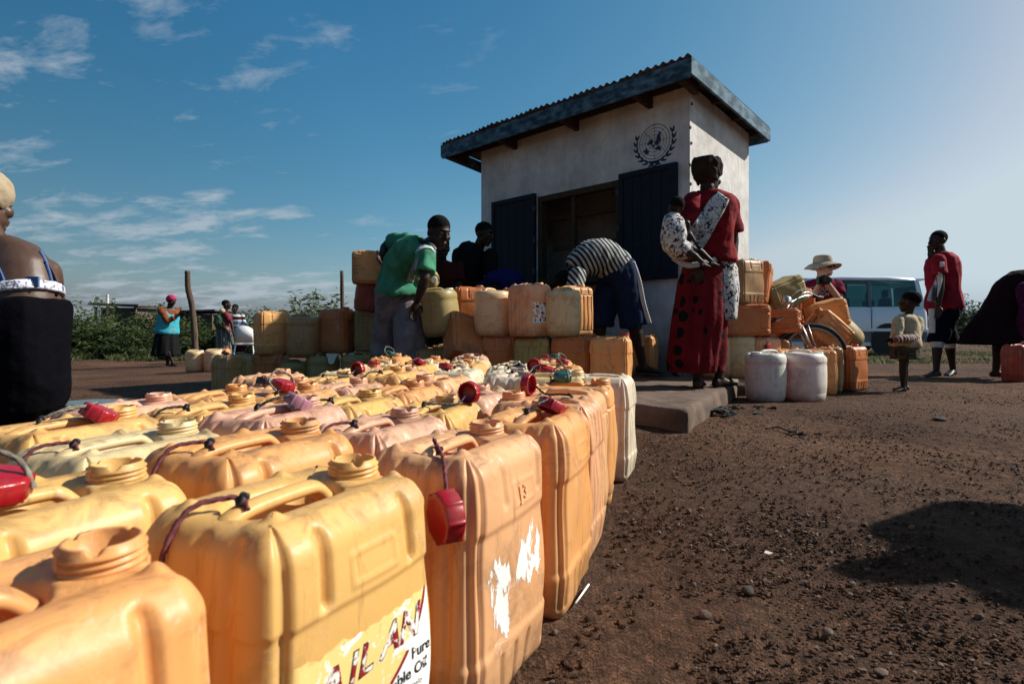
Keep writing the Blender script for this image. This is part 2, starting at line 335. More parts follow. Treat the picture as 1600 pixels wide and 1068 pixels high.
def can_neck():
    n = 72; prof = [(.0335, -.006), (.0335, .002), (.0315, .003), (.0287, .004)]
    for k in range(3):
        z0 = .0030 + k * .0058; prof += [(.0287, z0), (.0316, z0 + .0014), (.0319, z0 + .0028), (.0288, z0 + .0046)]
    prof += [(.0286, .0228), (.0278, .0236), (.0255, .0236), (.0250, .022), (.0248, .002), (.001, .002)]
    b = MB(); b.lathe(prof, n, (.092, 0, H_), None, (False, False)); me = b.me('jerrycan_neck', True)
    for v in me.vertices:                      # chipped rim, threads climb a little
        an = math.atan2(v.co.y, v.co.x - .092); zz = v.co.z - H_
        if zz > .0200:
            for a0, w, dp in ((-2.2, .22, .007), (1.9, .13, .005), (.3, .1, .003)):
                d = abs((an - a0 + math.pi) % (2 * math.pi) - math.pi)
                if d < w: v.co.z -= dp * (1 - d / w) ** .5
        elif .004 < zz < .0200 and v.co.x - .092 and math.hypot(v.co.x - .092, v.co.y) > .027: v.co.z += .0044 * (an / (2 * math.pi))
    return me
def cap_mesh():
    n = 96; b = MB(); v = []; prof = [(.0, .030), (.026, .030), (.0335, .0285), (.0355, .026), (.0358, .014), (.0362, .002), (.0355, 0), (.0318, 0), (.0315, .004), (.0325, .008), (.031, .012), (.032, .016), (.031, .020), (.0312, .026), (.001, .0265)]
    for k, (r, z) in enumerate(prof):
        for i in range(n):
            a = 2 * math.pi * i / n; rib = max(0, math.cos(a * 8)) ** 10 * (.0032 if 2 <= k <= 6 else 0); v.append(((r + rib) * math.cos(a), (r + rib) * math.sin(a), z))
    f = [(k * n + i, k * n + (i + 1) % n, (k + 1) * n + (i + 1) % n, (k + 1) * n + i) for k in range(len(prof) - 1) for i in range(n)]
    return fixn(mesh('screw_cap', v, f))
BODY = [can_body(0), can_body(1), can_body(2)]; HANDLE = can_handle(); NECK = can_neck(); CAP = cap_mesh()
def knot_mesh():
    b = MB(); pts = [(.007 * math.cos(t) * (1 + .3 * math.sin(3 * t)), .006 * math.sin(2 * t), .006 * math.sin(t * 1.5)) for t in np.linspace(0, 6.3, 22)]
    return b.tube(pts, .0042, 8).me('rope_knot', True)
KNOT = knot_mesh()
# round (keg) jerrycan
def keg_mesh():
    n = 72; R0 = .148
    prof = [(.0, .004), (.09, .0), (.118, .002), (.130, .012), (.139, .035), (.1425, .060), (.1415, .066), (.1445, .073), (.148, .14), (.1485, .2), (.147, .262), (.1435, .283), (.1465, .289), (.1478, .300), (.1462, .326), (.139, .346), (.126, .357), (.112, .360), (.104, .3585), (.100, .352), (.001, .352)]
    v = []
    for (r, z) in prof:
        for i in range(n):
            a = 2 * math.pi * i / n; rr = r * (1 + .022 * math.cos(4 * a))
            vx, vy, vz = rr * math.cos(a), rr * math.sin(a), z
            if z > .33 and r > .05:                       # notch for the neck on one side
                d = abs((a - 0 + math.pi) % (2 * math.pi) - math.pi)
                if d < .55 and r > .09: vz -= .026 * (0.5 + .5 * math.cos(math.pi * d / .55))
            v.append((vx, vy, vz))
    f = [(k * n + i, k * n + (i + 1) % n, (k + 1) * n + (i + 1) % n, (k + 1) * n + i) for k in range(len(prof) - 1) for i in range(n)]
    return fixn(mesh('keg_body', v, f))
KEG = keg_mesh()
def keg_handle():
    b = MB(); path = catmull([(-.115, 0, .345), (-.10, 0, .365), (-.07, 0, .374), (.0, 0, .374), (.035, 0, .366), (.05, 0, .345)], 6); return fixn(b.tube(path, [.011] * len(path), 12, True, 1.4).me('keg_handle', True))
KEGH = keg_handle()
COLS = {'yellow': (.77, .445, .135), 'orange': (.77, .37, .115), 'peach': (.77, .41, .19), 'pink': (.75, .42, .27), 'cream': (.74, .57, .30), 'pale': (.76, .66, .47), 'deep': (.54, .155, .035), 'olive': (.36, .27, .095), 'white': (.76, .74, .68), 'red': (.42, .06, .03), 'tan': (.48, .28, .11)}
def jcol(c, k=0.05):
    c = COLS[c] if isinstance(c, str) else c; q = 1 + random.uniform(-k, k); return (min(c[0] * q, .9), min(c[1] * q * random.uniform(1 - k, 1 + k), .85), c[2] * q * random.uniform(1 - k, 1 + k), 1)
CAPPOSE = {   # name: location, rotation of the cap against the can, and rope control points in the can's frame
    'hang_left': ((-.148, -.085, .312), (R(0), R(-90), R(-30)), [(-.078, -.012, H_ + .004), (-.074, 0, H_ + .020), (-.084, -.014, H_ + .012), (-.108, -.040, H_ + .002), (-.136, -.062, H_ - .012), (-.150, -.074, H_ - .03), (-.158, -.082, .335), (-.166, -.086, .314)]),
    'hang_front': ((-.06, -.122, .30), (R(92), 0, R(8)), [(-.06, -.006, H_ + .018), (-.064, -.045, H_ + .014), (-.063, -.09, H_ + .008), (-.062, -.116, H_ - .02), (-.06, -.124, .31)]),
    'lie_top': ((-.02, .055, H_ + .006), (R(12), R(8), R(35)), [(-.06, -.004, H_ + .018), (-.07, .02, H_ + .030), (-.05, .045, H_ + .038), (-.024, .05, H_ + .036)]),
    'on_handle': ((-.035, -.004, H_ + .016), (R(8), R(-14), R(70)), [(-.07, -.014, H_ + .012), (-.078, .0, H_ + .03), (-.07, .012, H_ + .045), (-.045, .01, H_ + .066), (-.02, -.018, H_ + .052), (-.01, -.028, H_ + .02)]),
    'tilted': ((.028, -.03, H_ + .008), (R(24), R(18), R(20)), [(-.05, -.004, H_ + .018), (-.03, -.02, H_ + .03), (0, -.03, H_ + .035), (.03, -.032, H_ + .04)]),
    'upright': ((.062, -.072, H_ + .034), (R(90), R(0), R(80)), [(-.06, -.004, H_ + .018), (-.03, -.035, H_ + .016), (.02, -.062, H_ + .012), (.05, -.073, H_ + .03)]),
    'closed': ((.092, 0, H_ + .012), (0, 0, 0.2), None)}
def jerrycan(label, loc, rotz=0.0, col='yellow', var=0, cap=None, capc='red', rope=None, grime=False, rot=None, group=None, scale=1.0, name='jerrycan', neck=True):
    r = empty(name, loc, rotz, rot); q_ = scale * random.uniform(.985, 1.02); r.scale = (q_ * random.uniform(.98, 1.02), q_ * random.uniform(.98, 1.02), q_ * random.uniform(.975, 1.03)); c = jcol(col); m = CANDIRTY if grime else CANM
    tag(r, label, 'jerrycan', group)
    parts = [link('body', BODY[var], m, r), link('handle', HANDLE, m, r)]
    if neck: parts.append(link('neck', NECK, m, r))
    for p in parts: p.color = c
    if rope is None and cap and cap != 'closed': rope = random.choice((ROPEM, ROPEM, ROPEG, KNOTM))
    if cap:
        lo, ro, rp = CAPPOSE[cap]
        co_ = link('cap', CAP, CAPM[capc], r, loc=lo, rot=ro); co_.scale = (.95 if cap == 'hang_left' else .82,) * 3
        if rp:
            ro_ = link('rope', rope_mesh('tether_rope', rp, .0027), rope, r); link('knot', KNOT, KNOTM, ro_, loc=rp[0]).scale = (.7,) * 3
    elif rope:
        rp = [(-.078, -.013, H_ + .006), (-.074, 0, H_ + .016), (-.07, .012, H_ + .012), (-.078, .02, H_ + .014), (-.11, .035, H_ + .008), (-.133, .04, H_ - .03), (-.137, .041, H_ - .09)]
        ro_ = link('rope', rope_mesh('tether_rope', rp, .0027), rope, r); link('knot', KNOT, KNOTM, ro_, loc=(-.074, 0, H_ + .014)).scale = (.7,) * 3
    return r
def keg(label, loc, rotz=0.0, col='cream', cap=True, capc='white', grime=True, rot=None, group=None, scale=1.0):
    r = empty('round_jerrycan', loc, rotz, rot); r.scale = (scale,) * 3; c = jcol(col); m = CANDIRTY if grime else CANM; tag(r, label, 'jerrycan', group)
    for p in (link('body', KEG, m, r), link('handle', KEGH, m, r)): p.color = c
    if cap: link('cap', CAP, CAPM[capc], r, loc=(.088, 0, .338))
    return r
# ------------------------------------------------------------------ ground
def build_ground():
    t = np.linspace(-7.2, 7.2, 380); xs = 1.3 + 0.75 * np.sinh(t); ys = 1.6 + 0.75 * np.sinh(t)
    gx, gy = np.meshgrid(xs, ys); z = np.zeros_like(gx)
    flat = np.stack([gx.ravel(), gy.ravel()], 1); zz = []
    for x, y in flat:
        h = ground_z(x, y); d = math.hypot(x - 1.3, y - 1.6)
        if d < 40:
            h += .010 * mnoise.noise((x * 1.3, y * 1.3, 2.0)) * min(1, d / 3)
            if d < 9: h += .009 * mnoise.noise((x * 5, y * 5, 5.0)) + .006 * mnoise.noise((x * 14, y * 14, 1.0)) * max(0, 1 - d / 5)
        else: h += .25 * mnoise.noise((x * .012, y * .012, 1.0)) * min(1, (d - 40) / 100)
        if -2.2 < x < 2 and y < 4.2 and y > -.5: h -= .004
        zz.append(h)
    n = len(xs); v = np.concatenate([flat, np.array(zz)[:, None]], 1); i = np.arange((n - 1) * (n - 1)); r = i // (n - 1); c = i % (n - 1); a = r * n + c
    f = np.stack([a, a + 1, a + n + 1, a + n], 1).tolist()
    m, nt, b = newmat('dirt'); L = nt.links; tcx = N(nt, 'ShaderNodeTexCoord')
    def nz(s, d=6.0, r=0.65, dist=0.0):
        k = N(nt, 'ShaderNodeTexNoise', i_Scale=s, i_Detail=d, i_Roughness=r, i_Distortion=dist); L.new(tcx.outputs['Object'], k.inputs['Vector']); return k.outputs[0]
    c1 = ramp(nt, nz(1.1, 8), [(0.33, rgba((.052, .025, .015))), (0.5, rgba((.125, .062, .034))), (0.68, rgba((.19, .102, .062)))])
    c2 = ramp(nt, nz(24, 8, .75), [(0.33, g(.30)), (0.50, g(.95)), (0.68, g(1.75))])
    c3 = ramp(nt, nz(150, 3, .7), [(0.34, g(.35)), (0.52, g(1.0)), (0.66, g(2.0))])
    c = mixc(nt, 1.0, c1, c2, 'MULTIPLY'); c = mixc(nt, .8, c, c3, 'MULTIPLY')
    damp = ramp(nt, nz(.55, 4), [(0.40, g(0)), (0.56, g(1))]); c = mixc(nt, M(nt, 'MULTIPLY', damp, .55), c, (.052, .034, .026))
    # scattered grass litter turns the far ground greener
    L.new(c, b.inputs['Base Color']); b.inputs['Roughness'].default_value = 0.95; b.inputs['Specular IOR Level'].default_value = 0.15
    hgt = M(nt, 'ADD', M(nt, 'MULTIPLY', nz(38, 6, .7), .9), M(nt, 'ADD', M(nt, 'MULTIPLY', nz(150, 3, .7), .35), M(nt, 'MULTIPLY', nz(7, 4), 1.4)))
    bp = N(nt, 'ShaderNodeBump', i_Strength=1.0, i_Distance=0.045); L.new(hgt, bp.inputs['Height']); L.new(bp.outputs[0], b.inputs['Normal'])
    tag(link('ground', mesh('ground', v, f), m), 'dark reddish brown dirt ground strewn with pebbles', None, None, 'structure')
build_ground()
# ------------------------------------------------------------------ water kiosk
KA = Vector((-.391, 7.316, 0)); KROT = math.atan2(-.705, .709)
KL, KW = 2.86, 1.31
def wall_holes(us, zs, holes, t):
    """wall in local (u, z), thickness t towards +y; only outer faces are made"""
    v = []; f = []; nu, nz_ = len(us), len(zs)
    def vid(i, k, s): return (k * nu + i) * 2 + s
    for z in zs:
        for u in us: v += [(u, 0, z), (u, t, z)]
    cell = lambda i, k: 0 <= i < nu - 1 and 0 <= k < nz_ - 1 and (i, k) not in holes
    for i in range(nu - 1):
        for k in range(nz_ - 1):
            if not cell(i, k): continue
            a, b_, c, d = (i, k), (i + 1, k), (i + 1, k + 1), (i, k + 1)
            f.append([vid(*a, 0), vid(*b_, 0), vid(*c, 0), vid(*d, 0)]); f.append([vid(*d, 1), vid(*c, 1), vid(*b_, 1), vid(*a, 1)])
            for (p, q, ni, nk) in ((a, b_, i, k - 1), (b_, c, i + 1, k), (c, d, i, k + 1), (d, a, i - 1, k)):
                if not cell(ni, nk): f.append([vid(*q, 0), vid(*p, 0), vid(*p, 1), vid(*q, 1)])
    return v, f
def plaster():
    m, nt, b = newmat('plaster'); L = nt.links; tcx = N(nt, 'ShaderNodeTexCoord')
    def nz(s, d=6.0, r=0.6, st=None):
        k = N(nt, 'ShaderNodeTexNoise', i_Scale=s, i_Detail=d, i_Roughness=r)
        if st:
            mp = N(nt, 'ShaderNodeMapping'); mp.inputs['Scale'].default_value = st; L.new(tcx.outputs['Object'], mp.inputs[0]); L.new(mp.outputs[0], k.inputs['Vector'])
        else: L.new(tcx.outputs['Object'], k.inputs['Vector'])
        return k.outputs[0]
    c = ramp(nt, nz(2.2, 8, .7), [(0.34, rgba((.42, .395, .365))), (0.62, rgba((.70, .68, .65)))])
    st = ramp(nt, nz(1, 7, .72, (15, 15, 1.3)), [(0.5, g(0)), (0.76, g(1))]); c = mixc(nt, M(nt, 'MULTIPLY', st, .5), c, (.33, .26, .20))
    dots = ramp(nt, nz(42, 3, .7), [(0.67, g(0)), (0.72, g(1))]); c = mixc(nt, M(nt, 'MULTIPLY', dots, .8), c, (.16, .13, .11))
    sx = N(nt, 'ShaderNodeSeparateXYZ'); L.new(tcx.outputs['Object'], sx.inputs[0])
    low = ramp(nt, M(nt, 'ADD', sx.outputs[2], M(nt, 'MULTIPLY', nz(3.5, 7, .7), .9)), [(0.70, g(1)), (1.15, g(0))]); c = mixc(nt, M(nt, 'MULTIPLY', low, .72), c, (.17, .135, .075))
    L.new(c, b.inputs['Base Color']); b.inputs['Roughness'].default_value = .9; b.inputs['Specular IOR Level'].default_value = .2
    bp = N(nt, 'ShaderNodeBump', i_Strength=.7, i_Distance=.006); L.new(M(nt, 'ADD', nz(26, 6, .7), M(nt, 'MULTIPLY', nz(4, 3), 1.5)), bp.inputs['Height']); L.new(bp.outputs[0], b.inputs['Normal'])
    return m
PLAST = plaster()
BLUEP = plain('blue_fascia_paint', (.018, .050, .078), .85, (.12, .215, .27), 7, .42, .66, .002, 70, .3, 0, (1, 1, 2.2))
SHUT = plain('shutter_paint', (.003, .0045, .013), .8, (.006, .008, .019), 9, .4, .7, .001, 60)
WOODD = plain('raw_timber', (.065, .040, .021), .85, (.035, .021, .012), 14, .4, .65, .002, 90, .2, 0, (1, 1, 6))
TIN = plain('roof_tin', (.13, .12, .115), .6, (.075, .055, .045), 5, .4, .62, .001, 80, .4, .35)
CONC = plain('slab_concrete', (.15, .105, .08), .92, (.075, .05, .037), 5, .36, .64, .006, 45, .2)
def kiosk():
    k = empty('water_kiosk', KA, KROT)
    tag(k, 'small plastered water kiosk with blue fascia, tin roof and open dark shutters', 'kiosk')
    ztop = lambda y: 2.80 - .114 * y
    us = [0, .967, 2.105, KL]; zs = [-.15, 1.05, 2.06, ztop(0)]
    v, f = wall_holes(us, zs, {(1, 1)}, .14); w = link('wall', fixn(mesh('front_wall', v, f, False)), PLAST, k)
    for x0 in (KL - .14, 0):                       # the two side walls follow the roof slope
        b = MB(); y0, y1 = .14, KW
        b.add([(x0, y0, -.15), (x0 + .14, y0, -.15), (x0 + .14, y1, -.15), (x0, y1, -.15), (x0, y0, ztop(y0)), (x0 + .14, y0, ztop(y0)), (x0 + .14, y1, ztop(y1)), (x0, y1, ztop(y1))],
              [(3, 2, 1, 0), (4, 5, 6, 7), (0, 1, 5, 4), (1, 2, 6, 5), (2, 3, 7, 6), (3, 0, 4, 7)])
        b.build('wall', PLAST, k)
    MB().b2((.14, KW - .14, -.15), (KL - .14, KW - .002, ztop(KW) - .002)).build('wall', PLAST, k)
    # corrugated roof sheet
    xa, xb, ya, yb = -.44, KL + .165, -.325, KW + .15; zr = lambda y: 2.915 - .114 * (y + .3)
    nx = 240; v = []; f = []; ysr = np.linspace(ya, yb, 5)
    for s in (0, 1):
        for y in ysr:
            for i in range(nx + 1):
                x = xa + (xb - xa) * i / nx; ph = 2 * math.pi * x / .0765
                v.append((x, y + (.012 * math.sin(x * 9) + .006 * math.sin(x * 31) if y == ysr[0] else 0), zr(y) + .0125 * math.sin(ph) - s * .0025 + .006 * math.sin(x * 2.1 + y)))
    n1 = nx + 1; q = len(ysr) * n1
    for s in (0, 1):
        for j in range(len(ysr) - 1):
            for i in range(nx):
                a = s * q + j * n1 + i; fc = [a, a + 1, a + n1 + 1, a + n1]; f.append(fc if s == 0 else fc[::-1])
    for i in range(nx):
        f.append([i, q + i, q + i + 1, i + 1]); a = (len(ysr) - 1) * n1 + i; f.append([a, a + 1, q + a + 1, q + a])
    rf = link('roof', mesh('roof_sheet', v, f), TIN, k)
    MB().box((2.30, -.24, zr(-.24) + .024), (.035, .025, .014), None, .006).build('loose_stone', plain('brick_bit', (.2, .09, .06), .9), rf)
    for y in (-.20, .0, .45, .9, KW + .05): MB().b2((xa + .04, y - .03, zr(y) - .095), (xb - .04, y + .03, zr(y) - .017)).build('purlin', WOODD, k)
    for x in (-.30, .62, 1.55, 2.45, KL + .06):
        b = MB(); b.add([(x - .025, -.28, zr(-.28) - .20), (x + .025, -.28, zr(-.28) - .20), (x + .025, .0 - .001, zr(0) - .20), (x - .025, -.001, zr(0) - .20), (x - .025, -.28, zr(-.28) - .097), (x + .025, -.28, zr(-.28) - .097), (x + .025, -.001, zr(0) - .097), (x - .025, -.001, zr(0) - .097)],
                      [(3, 2, 1, 0), (4, 5, 6, 7), (0, 1, 5, 4), (1, 2, 6, 5), (2, 3, 7, 6), (3, 0, 4, 7)]); b.build('rafter', WOODD, k)
    # fascia boards
    MB().b2((xa + .02, -.302, 2.725), (KL + .15, -.28, 2.893)).build('fascia', BLUEP, k)
    b = MB(); x0, x1 = KL + .152, KL + .176; ys2 = (-.305, KW + .14)
    vv = []
    for y in ys2:
        h0 = zr(y) - (.165 if y < 0 else .150); h1 = zr(y) - .012 - .006
        vv += [(x0, y, h0), (x1, y, h0), (x1, y, h1), (x0, y, h1)]
    b.add(vv, [(0, 1, 2, 3), (7, 6, 5, 4), (0, 4, 5, 1), (1, 5, 6, 2), (2, 6, 7, 3), (3, 7, 4, 0)]); b.build('fascia', BLUEP, k)
    b = MB(); vv = []
    for y in ys2: vv += [(xa, y, zr(y) - .165), (xa + .02, y, zr(y) - .165), (xa + .02, y, zr(y) - .018), (xa, y, zr(y) - .018)]
    b.add(vv, [(0, 1, 2, 3), (7, 6, 5, 4), (0, 4, 5, 1), (1, 5, 6, 2), (2, 6, 7, 3), (3, 7, 4, 0)]); b.build('fascia', BLUEP, k)
    MB().b2((xa + .022, KW + .12, zr(KW + .13) - .16), (KL + .15, KW + .138, zr(KW + .13) - .02)).build('fascia', BLUEP, k)
    # ceiling board added inside the room to stop light leaking in under the roof
    MB().b2((.142, .142, 2.55), (KL - .142, KW - .142, 2.58)).build('ceiling', WOODD, k)
    # shutters folded back on the wall: framed boards
    for (x0, x1) in ((.24, .955), (2.11, 2.744)):
        s = MB().b2((x0, -.034, 1.02), (x1, -.006, 2.10)).build('shutter', SHUT, k)
        for zz in (1.2, 1.56, 1.92): MB().b2(((x1 - .012 if x0 < 1 else x0 - .03), -.062, zz - .035), ((x1 + .03 if x0 < 1 else x0 + .012), -.0505, zz + .035), .003).build('hinge', KNOTM, s)
        nb = 5; wd = (x1 - x0 - .10) / nb
        for i in range(nb): MB().b2((x0 + .05 + i * wd + .003, -.040, 1.075), (x0 + .05 + (i + 1) * wd - .003, -.034 - .0005, 2.045)).build('plank', SHUT, s)
        for (a, b_, c, d) in ((x0, x0 + .048, 1.02, 2.10), (x1 - .048, x1, 1.02, 2.10), (x0 + .048, x1 - .048, 1.02, 1.072), (x0 + .048, x1 - .048, 2.048, 2.10)):
            MB().b2((a, -.050, c), (b_, -.0345, d)).build('frame_board', SHUT, s)
    # window frame and inside rails
    fr = MB().b2((.969, .004, 1.053), (1.029, .09, 2.058)).build('window_frame', WOODD, k)
    MB().b2((2.043, .004, 1.053), (2.103, .09, 2.058)).build('jamb', WOODD, fr)
    MB().b2((1.031, .004, 1.998), (2.041, .09, 2.058)).build('head_rail', WOODD, fr); MB().b2((1.031, .004, 1.053), (2.041, .09, 1.113)).build('sill', WOODD, fr)
    MB().b2((1.44, .03, 1.115), (1.485, .075, 1.996)).build('post', WOODD, fr)
    for z in (1.45, 1.80):
        MB().b2((1.031, .20, z), (2.041, .24, z + .055)).build('shelf_rail', WOODD, fr)
    MB().b2((.97, -.36, 1.008), (2.10, -.002, 1.045)).build('counter', WOODD, k)
    for x in (1.02, 2.05): MB().b2((x - .025, -.30, .93), (x + .025, -.002, 1.006)).build('bracket', WOODD, k)
    # UN emblem painted on the wall
    INK = plain('emblem_paint', (.018, .030, .062), .8, (.06, .085, .12), 22, .45, .7)
    cx, cz, RR = 2.492, 2.352, .165
    b = MB()
    def ring(r0, r1, n=56, a0=0, a1=360):
        v_ = []; 
        for i in range(n + 1):
            a = R(a0 + (a1 - a0) * i / n); v_ += [(cx + r0 * math.sin(a), -.003, cz + r0 * math.cos(a)), (cx + r1 * math.sin(a), -.003, cz + r1 * math.cos(a))]
        b.add(v_, [(2 * i, 2 * i + 1, 2 * i + 3, 2 * i + 2) for i in range(n)])
    for rr, wd in ((RR, .006), (RR * .8, .0038), (RR * .6, .0038), (RR * .4, .0038), (RR * .2, .0035)): ring(rr - wd / 2, rr + wd / 2)
    for i in range(8):
        a = R(45 * i); d = Vector((math.sin(a), 0, math.cos(a))); p = Vector((d.z, 0, -d.x)) * .0019; o = Vector((cx, -.0034, cz)); q0 = o + d * RR * (.2 if i % 2 else 0); q1 = o + d * (RR - .003)
        b.add([q0 - p, q0 + p, q1 + p, q1 - p], [(0, 1, 2, 3)])
    def blob(pts): b.add([(cx + x * RR, -.0038, cz + y * RR) for x, y in pts], [list(range(len(pts)))])
    blob([(.06, .02), (.16, .12), (.14, .28), (.26, .42), (.36, .56), (.42, .38), (.40, .20), (.44, .05), (.36, -.08), (.24, -.22), (.10, -.25), (.02, -.12)])
    blob([(-.08, .06), (-.14, .16), (-.28, .17), (-.36, .06), (-.50, -.06), (-.42, -.12), (-.30, -.10), (-.18, -.16), (-.10, -.06)])
    blob([(.04, -.44), (.10, -.36), (.24, -.30), (.38, -.34), (.44, -.48), (.38, -.66), (.30, -.56), (.22, -.50), (.10, -.52)])
    blob([(-.84, -.44), (-.64, -.38), (-.54, -.24), (-.48, -.40), (-.34, -.52), (-.40, -.64), (-.58, -.66), (-.66, -.52)])
    blob([(-.06, -.14), (.0, -.30), (-.10, -.34), (-.16, -.22)])
    for sd_ in (-1, 1):                               # olive branches
        for i in range(8):
            a = R(196 - i * 17.0); rr = RR * 1.235
            c0 = Vector((cx + sd_ * rr * math.sin(a), -.0030, cz + rr * math.cos(a))); tang = Vector((-sd_ * math.cos(a), 0, math.sin(a))); rad = Vector((sd_ * math.sin(a), 0, math.cos(a)))
            for q, tw in ((0, -.34), (1, .42)):
                dr = (tang + rad * tw).normalized(); pn = Vector((dr.z, 0, -dr.x)); l = .082 - .002 * i; wv_ = .0115; e0 = c0 + Vector((0, -.0004 * q, 0))
                b.add([e0, e0 + dr * l * .3 + pn * wv_, e0 + dr * l * .65 + pn * wv_ * .85, e0 + dr * l, e0 + dr * l * .65 - pn * wv_ * .85, e0 + dr * l * .3 - pn * wv_], [(0, 1, 2, 3, 4, 5)])
        b.add([(cx + sd_ * .01, -.0042, cz - RR * 1.17), (cx + sd_ * .012, -.0042, cz - RR * 1.23), (cx - sd_ * .055, -.0042, cz - RR * 1.40), (cx - sd_ * .06, -.0042, cz - RR * 1.36)], [(0, 1, 2, 3)])
    b.build('emblem', INK, w, fix=False)
    for i in range(9):                                # iron bits and chips along the corner
        z = 1.25 + i * .17 + random.uniform(-.05, .05); MB().box((KL + .003, .02 + random.uniform(-.02, .01), z), (.006, .012, .012), None, .003).build('corner_chip', KNOTM, k)
    return k
kiosk()
# concrete apron in front of the kiosk
def slab():
    poly = [(.95, 3.12), (1.80, 4.62), (2.02, 5.30), (1.55, 5.31), (-.40, 7.22), (-.95, 6.9), (-1.35, 5.45)]
    v = []; f = []; per = []
    for i in range(len(poly)):
        p, q = poly[i], poly[(i + 1) % len(poly)]; n = max(2, int(math.hypot(q[0] - p[0], q[1] - p[1]) / .05))
        for k in range(n): per.append((p[0] + (q[0] - p[0]) * k / n, p[1] + (q[1] - p[1]) * k / n))
    c = Vector((.5, 5.0)); n = len(per)
    for (ins, z) in ((0, -.10), (0, .03), (.004, .07), (.012, .10), (.030, .116), (.06, .12), (.6, .122), (1.2, .12)):
        for x, y in per:
            d = c - Vector((x, y)); d.normalize(); j = .018 * mnoise.noise((x * 6, y * 6, z * 9)) + .010 * mnoise.noise((x * 21, y * 21, z * 20))
            v.append((x + d.x * (ins + j), y + d.y * (ins + j), z + .006 * mnoise.noise((x * 9, y * 9, 3))))
    for k in range(7):
        for i in range(n): f.append((k * n + i, k * n + (i + 1) % n, (k + 1) * n + (i + 1) % n, (k + 1) * n + i))
    f.append(tuple(7 * n + i for i in range(n)))
    tag(link('concrete_slab', fixn(mesh('slab', v, f)), CONC), 'low worn concrete apron slab in front of the kiosk', 'slab')
slab()
# ------------------------------------------------------------------ the field of jerrycans in the foreground
ORD = ['first', 'second', 'third', 'fourth', 'fifth', 'sixth', 'seventh', 'eighth', 'ninth', 'tenth', 'eleventh', 'twelfth', 'thirteenth', 'fourteenth', 'fifteenth']
NAMES = {'yellow': 'yellow', 'orange': 'orange', 'peach': 'peach coloured', 'pink': 'faded pink', 'cream': 'cream', 'pale': 'pale off white', 'deep': 'deep orange', 'olive': 'olive', 'white': 'white', 'red': 'red', 'tan': 'tan'}
FG = 'jerrycans queued in lines in the foreground'
def interp(y, tab):
    return float(np.interp(y, [a for a, _ in tab], [b for _, b in tab]))
XR = [(.1, -.53), (.385, -.40), (.67, -.249), (.96, -.101), (1.25, .03), (1.49, .08), (1.92, .19), (2.24, .28), (2.75, .25), (3.4, .26), (3.9, .2)]
XL = [(.2, -1.3), (1.0, -1.05), (1.4, -1.05), (1.75, -1.02), (2.1, -.97), (2.8, -.90), (3.6, -.86)]
AL = [(.4, 27), (1.0, 27), (1.4, 19), (2.2, 14), (3.5, 8)]
GZ = -.004
spec = {}      # hand-set cans: (line, index) -> settings
COL0 = [(-.378, .388, 29, 'orange', 0, None, None, None), (-.249, .670, 27, 'yellow', 0, None, None, ROPEM), (-.088, .962, 27, 'peach', 1, 'hang_left', 'red', ROPEM),
        (.045, 1.258, 20, 'orange', 1, 'tilted', 'red', KNOTM), (.092, 1.50, -72, 'peach', 1, 'upright', 'red', KNOTM), (.14, 1.712, -75, 'peach', 2, None, None, None), (.205, 1.93, 105, 'orange', 2, 'on_handle', 'green', ROPEG),
        (.335, 2.24, -70, 'pale', 1, None, None, None), (.15, 2.20, 100, 'cream', 2, 'lie_top', 'red', KNOTM), (.22, 2.49, 15, 'tan', 1, 'lie_top', 'red', KNOTM), (.24, 2.80, 8, 'orange', 2, 'on_handle', 'red', ROPEG), (.22, 3.09, 10, 'peach', 0, 'closed', 'green', None), (.20, 3.38, 5, 'orange', 1, 'closed', 'red', None)]
HAND0 = ['orange jerrycan with chipped open neck in the bottom left corner of the photo', 'big yellow jerrycan with torn oil label and maroon rope on its handle', 'peach jerrycan with peeled white label and J3 mark, red cap hanging on rope',
         'orange jerrycan with a red cap tipped against its open neck, just past the J3 can', 'peach jerrycan whose red cap stands open beside the right edge of the field', 'ribbed peach jerrycan on the right edge, just behind the upright red cap',
         'ribbed orange jerrycan with dark green cap on the right edge of the field', 'pale off white jerrycan standing at the right end of the field']
